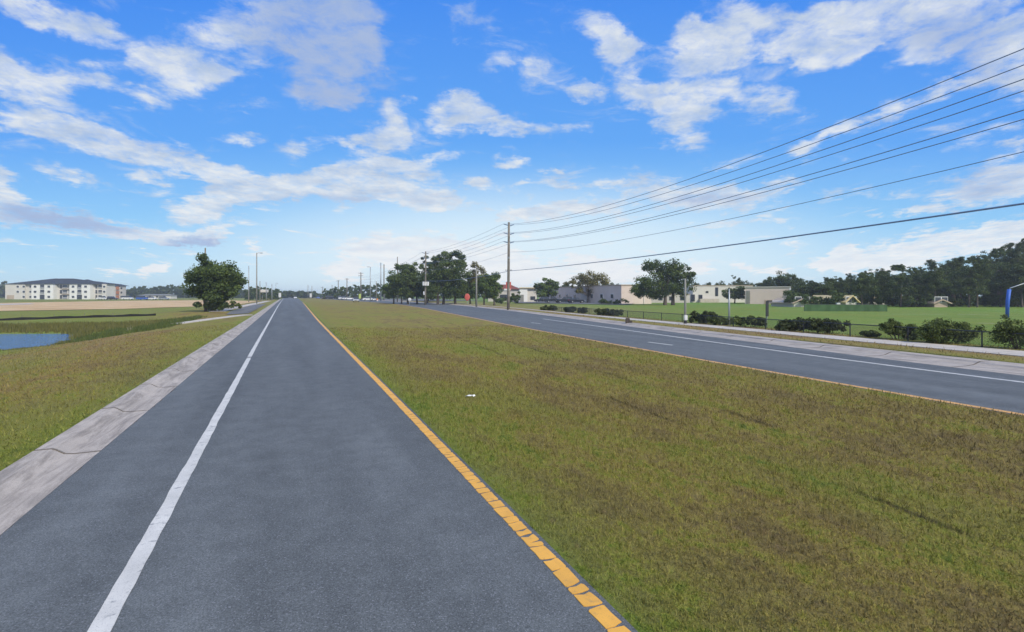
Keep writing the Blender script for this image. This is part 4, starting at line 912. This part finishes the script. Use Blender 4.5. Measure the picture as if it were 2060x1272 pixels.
wl = [('uppermost left power wire', -1, 0, 100), ('uppermost right power wire', 1, 0, 132), ('second level left power wire', -1, 1, 161), ('second level right power wire', 1, 1, 184), ('third level left power wire', -1, 2, 223), ('third level right power wire', 1, 2, 241)]
def wire_obj(label, pts_z, rad, off):
    """pts_z: list of (anchor, z); spans hang between anchors with given sag"""
    pts = []
    for (p, z, sag), (q_, z2, _) in zip(pts_z[:-1], pts_z[1:]):
        for i in range(25):
            t_ = i / 24; v_ = p.lerp(q_, t_); pts.append((v_.x + off, v_.y, z + (z2 - z) * t_ - 4 * sag * t_ * (1 - t_)))
    o = MB().tube(pts, rad, 6).build('power_wire', M['wire']); return tag(o, label, 'wire', 'wires strung along the poles')
def z_need(py, off):
    """height a wire must have where it leaves the view at the right, given its line in plan"""
    a = Vector((AP.x + off, AP.y)); b_ = Vector((BP.x + off, BP.y)); best = None
    for i in range(1001):
        t_ = i / 1000; v_ = b_.lerp(a, t_); d_ = float(np.dot([v_.x, v_.y], FX)); X_ = float(np.dot([v_.x, v_.y], RX))
        if d_ > 1 and X_ / d_ <= 1.0: return t_, H + (HY - py) / FPX * d_
    return .3, 8
EP = at(726, 232, .1)
for (lb, s_, lv, py) in wl:
    off = s_ * .95; t_, zn = z_need(py, off); za = ZL[lv] + .1; sag = (za - zn) / (4 * t_ * (1 - t_))
    zc = (ZL[lv]) * .93 + .1
    wire_obj(lb + ' crossing the sky at the right above the far carriageway', [(BP, za, sag), (AP, za, .7), (CP, zc, 1.6), (EP, zc * .82, 0)], .019, off)
t_, zn = z_need(306, .3); za = 2.4 + (594 - 507) / FPX * 82.4; wire_obj('thin lone wire between the power wires and the thick cable', [(BP, za, (za - zn) / (4 * t_ * (1 - t_))), (AP, za, .8), (CP, za * .93, 1.2), (EP, za * .8, 0)], .016, .3)
t_, zn = z_need(410, .35); za = 2.4 + (594 - 545) / FPX * 82.4; wire_obj('thick dark cable, lowest of the wires crossing the sky at the right', [(BP, za, (za - zn) / (4 * t_ * (1 - t_))), (AP, za, .5), (CP, za * .93, .8), (EP, za * .8, 0)], .04, .35)

def slim_pole(name, label, px, top, base, wpx, mat='pole_grey', arms=0, d=None, cat='pole', group=None, arm=None):
    d = d or H * FPX / (base - HY); h = (HY - top) / FPX * d + H; r_ = max(.06, wpx / 2 / FPX * d)
    o = thing(name, label, cat, at(px, d, 0.0), -YAW, group)
    MB().tube([(0, 0, -.4), (0, 0, h * .5), (0, 0, h)], [r_ * 1.1, r_, r_ * .8], 8).build('shaft', M[mat], o, smooth=True)
    for k_ in range(arms):
        q = MB(); z = h - .5 - 1.1 * k_; q.box((0, -r_, z), (2.2, .12, .14)); q.build('crossarm', M['pole_wood'], o)
        for s_ in (-1, -.5, .5, 1): MB().tube([(s_, -r_, z + .07), (s_, -r_, z + .3)], [.06, .04], 6).build('insulator', M['galv'], o)
    if arm:
        MB().tube([(0, 0, h - .2), (arm * .5, 0, h + .03), (arm * 1.0, 0, h)], .05, 6).build('arm', M['galv'], o)
        q = MB(); q.ell((arm * 1.2, 0, h - .03), (.45, .2, .1)); q.build('lamp_head', M['galv'], o, smooth=True)
    return o
# left side
slim_pole('street_lamp', 'tall slim street lamp left of the road, tallest of the left row', 516.5, 509, 612, 2.3, 'pole_grey', 0, 137, 'street lamp', 'street lamps left of the road', 1.)
slim_pole('street_lamp', 'pale slim pole just right of the broad dark tree', 500.5, 535, 608, 2.0, 'galv', 0, 176, 'pole', 'street lamps left of the road')
slim_pole('street_lamp', 'short street pole right of the tallest lamp', 523, 566, 606, 1.6, 'pole_grey', 0, 215, 'pole', 'street lamps left of the road')
slim_pole('street_lamp', 'bluish short pole beside the cream canopy', 535.5, 568, 605, 1.7, 'galv', 0, 235, 'pole', 'street lamps left of the road')
slim_pole('street_lamp', 'pale stout pole at right edge of the left wood', 547, 572, 605, 2.0, 'galv', 0, 240, 'pole', 'street lamps left of the road')
slim_pole('street_lamp', 'faint far lamp just left of the road end', 555, 570, 603, 1.1, 'galv', 0, 300, 'street lamp', 'street lamps left of the road', .8)
slim_pole('utility_pole', 'dark pole whose top shows above the broad dark tree', 413, 499, 612, 3.2, 'pole_wood', 0, 90, 'utility pole')
# right side
slim_pole('utility_pole', 'slim grey pole standing among the right grove trees', 958.5, 541, 618, 3.4, 'pole_grey', 0, 103, 'utility pole', 'poles receding along the far carriageway')
slim_pole('utility_pole', 'pole rising behind the thin crowned grove tree', 799.5, 517, 606, 2.0, 'pole_wood', 0, 175, 'utility pole', 'poles receding along the far carriageway')
slim_pole('utility_pole', 'right pole of the close pair left of the grove', 772.5, 532, 603, 2.6, 'pole_grey', 0, 225, 'utility pole', 'poles receding along the far carriageway')
slim_pole('utility_pole', 'left pole of the close pair left of the grove', 766, 529, 605.5, 2.6, 'galv', 0, 215, 'utility pole', 'poles receding along the far carriageway')
slim_pole('street_lamp', 'slim lamp post with short arm left of the close pair of poles', 745, 537, 607, 1.9, 'galv', 0, 190, 'street lamp', None, -.7)
slim_pole('utility_pole', 'low pole between the lamp post and the close pair', 757, 566, 605, 1.8, 'pole_grey', 0, 222, 'utility pole', 'poles receding along the far carriageway')
slim_pole('utility_pole', 'wooden pole with two crossarms near the silver car', 726, 548, 604.5, 2.2, 'pole_wood', 2, 232, 'utility pole', 'poles receding along the far carriageway')
slim_pole('utility_pole', 'wooden pole with crossarm left of the silver car', 698, 560, 603, 2.0, 'pole_wood', 1, 275, 'utility pole', 'poles receding along the far carriageway')
slim_pole('utility_pole', 'brown pole second left of the silver car', 680.5, 564, 602.5, 1.8, 'pole_wood', 1, 300, 'utility pole', 'poles receding along the far carriageway')
slim_pole('utility_pole', 'far pole above the dark van', 668, 574, 602, 1.4, 'pole_grey', 0, 320, 'utility pole', 'poles receding along the far carriageway')
slim_pole('utility_pole', 'far pole with crossarm above the maroon van', 648.5, 577, 601.5, 1.4, 'pole_wood', 1, 350, 'utility pole', 'poles receding along the far carriageway')
slim_pole('utility_pole', 'right one of two far poles near the road end', 627.5, 575, 601, 1.2, 'pole_grey', 0, 380, 'utility pole', 'poles receding along the far carriageway')
slim_pole('utility_pole', 'left one of two far poles near the road end', 619.5, 573, 601, 1.2, 'pole_grey', 0, 400, 'utility pole', 'poles receding along the far carriageway')
# slim poles by the far sidewalk
o = slim_pole('roadside_pole', 'slim weathered pole with white box near its foot by the far sidewalk', 1378.5, 561, 655, 4.6, 'pole_grey', 0, 40.5)
MB().box((-.02, -.16, .62), (.26, .2, .42)).build('white_box', M['sign_white'], o, bevel=.04); MB().tube([(0, 0, -.3), (0, 0, .42)], .13, 8).build('base_sleeve', M['dark_metal'], o)
slim_pole('roadside_pole', 'slim bare pale pole by the far sidewalk right of the boxed pole', 1467, 581, 657.5, 3.6, 'galv', 0, 38.8)
o = slim_pole('sign_post', 'short steel post with dark upper half by the far sidewalk', 1542, 607, 656, 3.4, 'galv', 0, 40.)
MB().box((0, -.1, 1.35), (.2, .09, 1.2)).build('sign_edge', M['dark_metal'], o); MB().box((0.2, -.1, 1.93), (.35, .09, .12)).build('bracket', M['dark_metal'], o)
# blue padded post at the right edge
d = 53.7; o = thing('padded_post', 'blue padded sports post with thin pipe arm at the right picture edge', 'post', at(2028, d, hz(*at(2028, d)[:2])), -YAW)
MB().tube([(-.1, 0, -.2), (-.05, 0, 1.7), (.12, 0, 3.0)], [.15, .17, .17], 12).build('pad', M['blue_pad'], o, smooth=True, bevel=.02)
MB().tube([(.12, 0, 2.9), (.2, 0, 3.12), (1.6, .1, 3.55), (5, .4, 4.5)], .05, 8).build('pipe_arm', M['galv'], o, smooth=True)
# far field fence
a_, b_ = at(1618, 76), at(1785, 74); o = thing('field_fence', 'green screened fence across the sports field before the wood', 'fence', a_, math.atan2((b_ - a_).y, (b_ - a_).x)); Lf = (b_ - a_).length
for k_ in range(8): MB().tube([(Lf * k_ / 7, .06, -.2), (Lf * k_ / 7, .06, 1.06)], .035, 6).build('post', M['dark_metal'], o)
q = MB(); n = 60
q.add([(Lf * i / n, .03 * math.sin(i * .9), z) for z in (.0, 1.0) for i in range(n + 1)] + [(Lf * i / n, .03 * math.sin(i * .9) - .012, z) for z in (.0, 1.0) for i in range(n + 1)], [f_ for i in range(n) for f_ in ((i, i + 1, i + n + 2, i + n + 1), (i + 2 * n + 2, i + 3 * n + 3, i + 3 * n + 4, i + 2 * n + 3))]); q.build('screen', M['green_screen'], o)
MB().tube([(0, 0, 1.04), (Lf, 0, 1.04)], .025, 6).build('top_rail', M['dark_metal'], o)
# silt fence by the pond
o = thing('silt_fence', 'long black silt fence across the grass behind the pond', 'fence', (0, 0, 0)); sp = [onground(-220, 649), onground(0, 645.5), onground(130, 641), onground(245, 637.5), onground(330, 634.5)]
sp = [Vector((p.x, p.y, 0)) for p in sp]; q = MB(); prev = None; allp = []
for i in range(len(sp) - 1):
    L = (sp[i + 1] - sp[i]).length; n = max(2, int(L / .8))
    for k_ in range(n): allp.append(sp[i].lerp(sp[i + 1], k_ / n) + Vector((rr.uniform(-.05, .05), rr.uniform(-.05, .05), 0)))
vs = []
for i, p in enumerate(allp):
    z = hz(p.x, p.y); h = .27 + .05 * math.sin(i * 1.7); vs += [(p.x, p.y, z - .05), (p.x, p.y, z + h), (p.x + .01, p.y + .02, z + h), (p.x + .01, p.y + .02, z - .05)]
q.add(vs, [(4 * i + k_, 4 * i + (k_ + 1) % 4, 4 * i + 4 + (k_ + 1) % 4, 4 * i + 4 + k_) for i in range(len(allp) - 1) for k_ in range(4)]); q.build('fabric', M['black_fab'], o)
for i in range(0, len(allp), 3): p = allp[i]; z = hz(p.x, p.y); MB().box((p.x, p.y + .05, z + .22), (.04, .04, .62)).build('stake', M['pole_wood'], o)
# pedestal by the far kerb
p = onground(1265, 651); o = thing('utility_pedestal', 'small brown utility pedestal on a concrete pad at the far kerb', 'pedestal', (p.x, p.y, p.z), -YAW)
MB().box((0, 0, .05), (1.1, .7, .1)).build('pad', M['walk'], o, bevel=.02); MB().box((-.1, 0, .33), (.34, .26, .5), taper=.9).build('cabinet', M['brown_box'], o, bevel=.03); MB().box((.2, .05, .22), (.16, .2, .3)).build('cabinet', M['brown_box'], o, bevel=.02)
# litter on the median
p = onground(946, 800); q = MB(); q.prism([(-.12, .012), (-.05, .034), (.02, .030), (.085, .05), (.12, .028), (.12, .020), (.085, .040), (.02, .020), (-.05, .024), (-.12, .003)], -.028, .030, lambda x, y, z: (x + y * .3, y + .02 * math.sin(x * 30), z + .02 + y * .2))
o = q.build('paper_scrap', M['litter']); o.location = p; o.rotation_euler = (0, 0, -YAW - .5); tag(o, 'white crumpled paper scrap lying on the median grass', 'litter')
# signs
def sign(label, px, d, z, w, h, mat, post_h=None, name='sign', cat='sign', round_=False):
    o = thing(name, label, cat, at(px, d, 0), -YAW); MB().tube([(0, .05, -.2), (0, .05, z)], .06, 6).build('post', M['galv'], o)
    if round_: q = MB(); q.ell((0, 0, z), (w / 2, .1, h / 2), 16, 8); q.build('panel', M[mat], o, smooth=True)
    else: MB().box((0, 0, z), (w, .14, h)).build('panel', M[mat], o, bevel=.04)
    return o
o = sign('red and white roadside sign directly behind the tall utility pole', 1023, 120, 4.5, 1.2, 2.0, 'sign_red'); MB().box((-.3, -.09, 3.7), (1.5, .06, .4)).build('lower_panel', M['sign_white'], o)
sign('orange red round banner under the grove trees', 940, 128, 1.9, 1.35, 1.8, 'sign_red', name='banner', cat='banner', round_=True)
sign('lime yellow sign beside the silver car', 724, 185, 2.0, .8, 1.7, 'sign_lime', name='sign')
sign('white round sign glimpsed beneath the dark grove tree', 824, 128, 1.3, .9, .8, 'sign_white', round_=True)
sign('tall white sign near the road end', 563, 250, 2.4, 1.2, 2.2, 'sign_white')
sign('white sign far right of the road end', 625, 330, 2.2, 1.3, 2.6, 'sign_white')
o = thing('traffic_barrel', 'orange and white traffic barrel at the median nose', 'barrel', at(759, 205, 0), 0)
MB().tube([(0, 0, 0), (0, 0, .35)], [.34, .32], 12).build('base', M['sign_white'], o); MB().tube([(0, 0, .35), (0, 0, 1.1)], [.32, .26], 12).build('drum', M['orange'], o)
o = thing('utility_box', 'white utility box at the edge of the wood', 'utility box', at(1686, 98, 0), -YAW); MB().box((0, 0, .45), (.65, .4, .9)).build('cabinet', M['sign_white'], o, bevel=.03); MB().box((0, 0, .94), (.72, .46, .08)).build('lid', M['galv'], o)

# ------------------------------------------------------------------ vehicles
def car(name, label, cat, loc, rz, mat, kind='sedan', group=None):
    o = thing(name, label, cat, loc, rz, group); W = 1.8
    if kind == 'sedan': pr = [(-2.25, .28), (2.2, .28), (2.3, .5), (2.22, .72), (1.1, .92), (-1.3, .96), (-2.2, .92), (-2.32, .6)]; cab = [(-1.75, .93), (.95, .9), (.3, 1.4), (-.95, 1.44)]
    elif kind == 'suv': pr = [(-2.3, .32), (2.25, .32), (2.38, .55), (2.3, .85), (1.2, 1.05), (-2.3, 1.08), (-2.36, .7)]; cab = [(-2.22, 1.05), (1.0, 1.03), (.35, 1.68), (-2.0, 1.74)]
    elif kind == 'van': pr = [(-2.6, .32), (2.4, .32), (2.5, .6), (2.35, 1.0), (1.7, 1.15), (-2.6, 1.2), (-2.64, .7)]; cab = [(-2.58, 1.18), (1.6, 1.14), (.9, 2.0), (-2.45, 2.08)]
    else: pr = [(-2.8, .45), (2.7, .45), (2.8, .7), (2.7, 1.0), (1.4, 1.12), (-2.8, 1.12), (-2.85, .7)]; cab = [(-.6, 1.1), (1.2, 1.1), (.6, 1.78), (-.45, 1.8)]
    MB().prism(pr, -W / 2, W / 2).build('body', M[mat], o, bevel=.07)
    top = max(z for x, z in cab); q = MB().prism(cab, -W / 2 + .1, W / 2 - .1, lambda x, y, z: (x, y * (1 - .16 * max(0, (z - 1.0)) / (top - .9)), z)); q.build('windows', M['glass'], o, bevel=.03)
    xs = [x for x, z in cab if z > top - .1]; MB().box(((min(xs) + max(xs)) / 2, 0, top + .015), (max(xs) - min(xs) + .12, W * .80, .05)).build('roof', M[mat], o, bevel=.02)
    for x in (-1.4, 1.42):
        for s_ in (-1, 1):
            w_ = MB().tube([(x, s_ * .72, .33), (x, s_ * .93, .33)], .33, 14).build('wheel', M['tyre'], o); MB().tube([(x, s_ * .93, .33), (x, s_ * .945, .33)], .2, 10).build('rim', M['rim'], w_)
    xf = max(x for x, z in pr); xb = min(x for x, z in pr)
    for s_ in (-1, 1): MB().box((xf - .07, s_ * .65, .68), (.14, .32, .14)).build('headlight', M['lamp_clear'], o); MB().box((xb + .07, s_ * .68, .82), (.14, .26, .16)).build('taillight', M['lamp_red'], o)
    MB().box((xf - .02, 0, .48), (.08, .9, .18)).build('grille', M['dark_metal'], o)
    return o
toward = -math.pi / 2; side = 0.
def onroad(px, d): return at(px, d, .02)
car('silver_car', 'silver car coming towards the viewer on the far carriageway', 'car', onroad(716, 178), toward - .12, 'car_silver', 'suv')
GC = 'parked cars across the far carriageway'
car('parked_car', 'white car parked right of the lime sign', 'car', at(741, 205, .16), side, 'car_white', 'sedan', GC)
car('parked_car', 'black car parked right of the white car beyond the lamp post', 'car', at(751, 212, .16), toward, 'car_black', 'sedan', GC)
car('parked_car', 'white sedan parked just left of the silver car', 'car', at(703, 245, .16), side, 'car_white', 'sedan', GC)
car('parked_car', 'silver sedan parked second left of the silver car', 'car', at(692, 250, .16), toward, 'car_silver', 'suv', GC)
car('parked_car', 'white car parked third left of the silver car', 'car', at(684, 255, .16), toward, 'car_white', 'suv', GC)
car('van', 'maroon van far down the far carriageway', 'van', onroad(651, 300), toward, 'car_red', 'van')
car('van', 'dark van right of the maroon van', 'van', at(665, 275, .1), side, 'car_black', 'van')
car('white_car', 'white car far ahead near the road end', 'car', onroad(594, 330), toward, 'car_white', 'suv')
car('blue_car', 'dark blue car far ahead right of the white car', 'car', onroad(640, 330), toward, 'car_blue', 'suv')
GS = 'dark cars parked before the school'
for i, (px, dd, kd, lb) in enumerate(((1090, 158, 'suv', 'black car parked before the school, leftmost of four'), (1112, 152, 'pickup', 'black pickup parked before the school, second from left'), (1136, 150, 'suv', 'black car parked before the school, third from left'), (1160, 148, 'sedan', 'black low car parked before the school, rightmost of four'))):
    car('parked_car', lb, 'car', at(px, dd, .16), -YAW + (.1 if i % 2 else math.pi), 'car_black', kd, GS)
GL = 'vehicles parked beyond the sand lot'
car('parked_truck', 'white pickup parked before the apartment block right end', 'truck', at(207, 262, 0), -YAW, 'car_white', 'pickup', GL)
car('parked_car', 'dark car parked right of the white pickup before the apartments', 'car', at(226, 262, 0), -YAW, 'car_black', 'suv', GL)
car('parked_car', 'white van parked right of the apartments', 'van', at(257, 262, 0), -YAW, 'car_white', 'van', GL)
car('parked_car', 'bright blue vehicle parked beyond the sand lot', 'car', at(286, 255, 0), -YAW, 'car_blue', 'van', GL)
car('parked_car', 'white car parked right of the bright blue vehicle', 'car', at(305, 258, 0), -YAW, 'car_white', 'suv', GL)
car('parked_car', 'silver car parked farthest right beyond the sand lot', 'car', at(330, 258, 0), -YAW, 'car_silver', 'suv', GL)

# ------------------------------------------------------------------ haze
m = bpy.data.materials.new('haze'); m.use_nodes = True; t = NT(m.node_tree); t.n.remove(t.n['Principled BSDF'])
pv = t.n.new('ShaderNodeVolumePrincipled'); pv.inputs['Color'].default_value = (.93, .97, 1., 1); pv.inputs['Density'].default_value = .00050; pv.inputs['Anisotropy'].default_value = .2
t.l.new(pv.outputs[0], t.n['Material Output'].inputs['Volume'])
hb = MB().box((0, 300, 7.), (3200, 3100, 18.)).build('haze', m); hb['kind'] = 'stuff'; hb['label'] = 'thin pale air haze over the whole plain'; hb['category'] = 'haze'
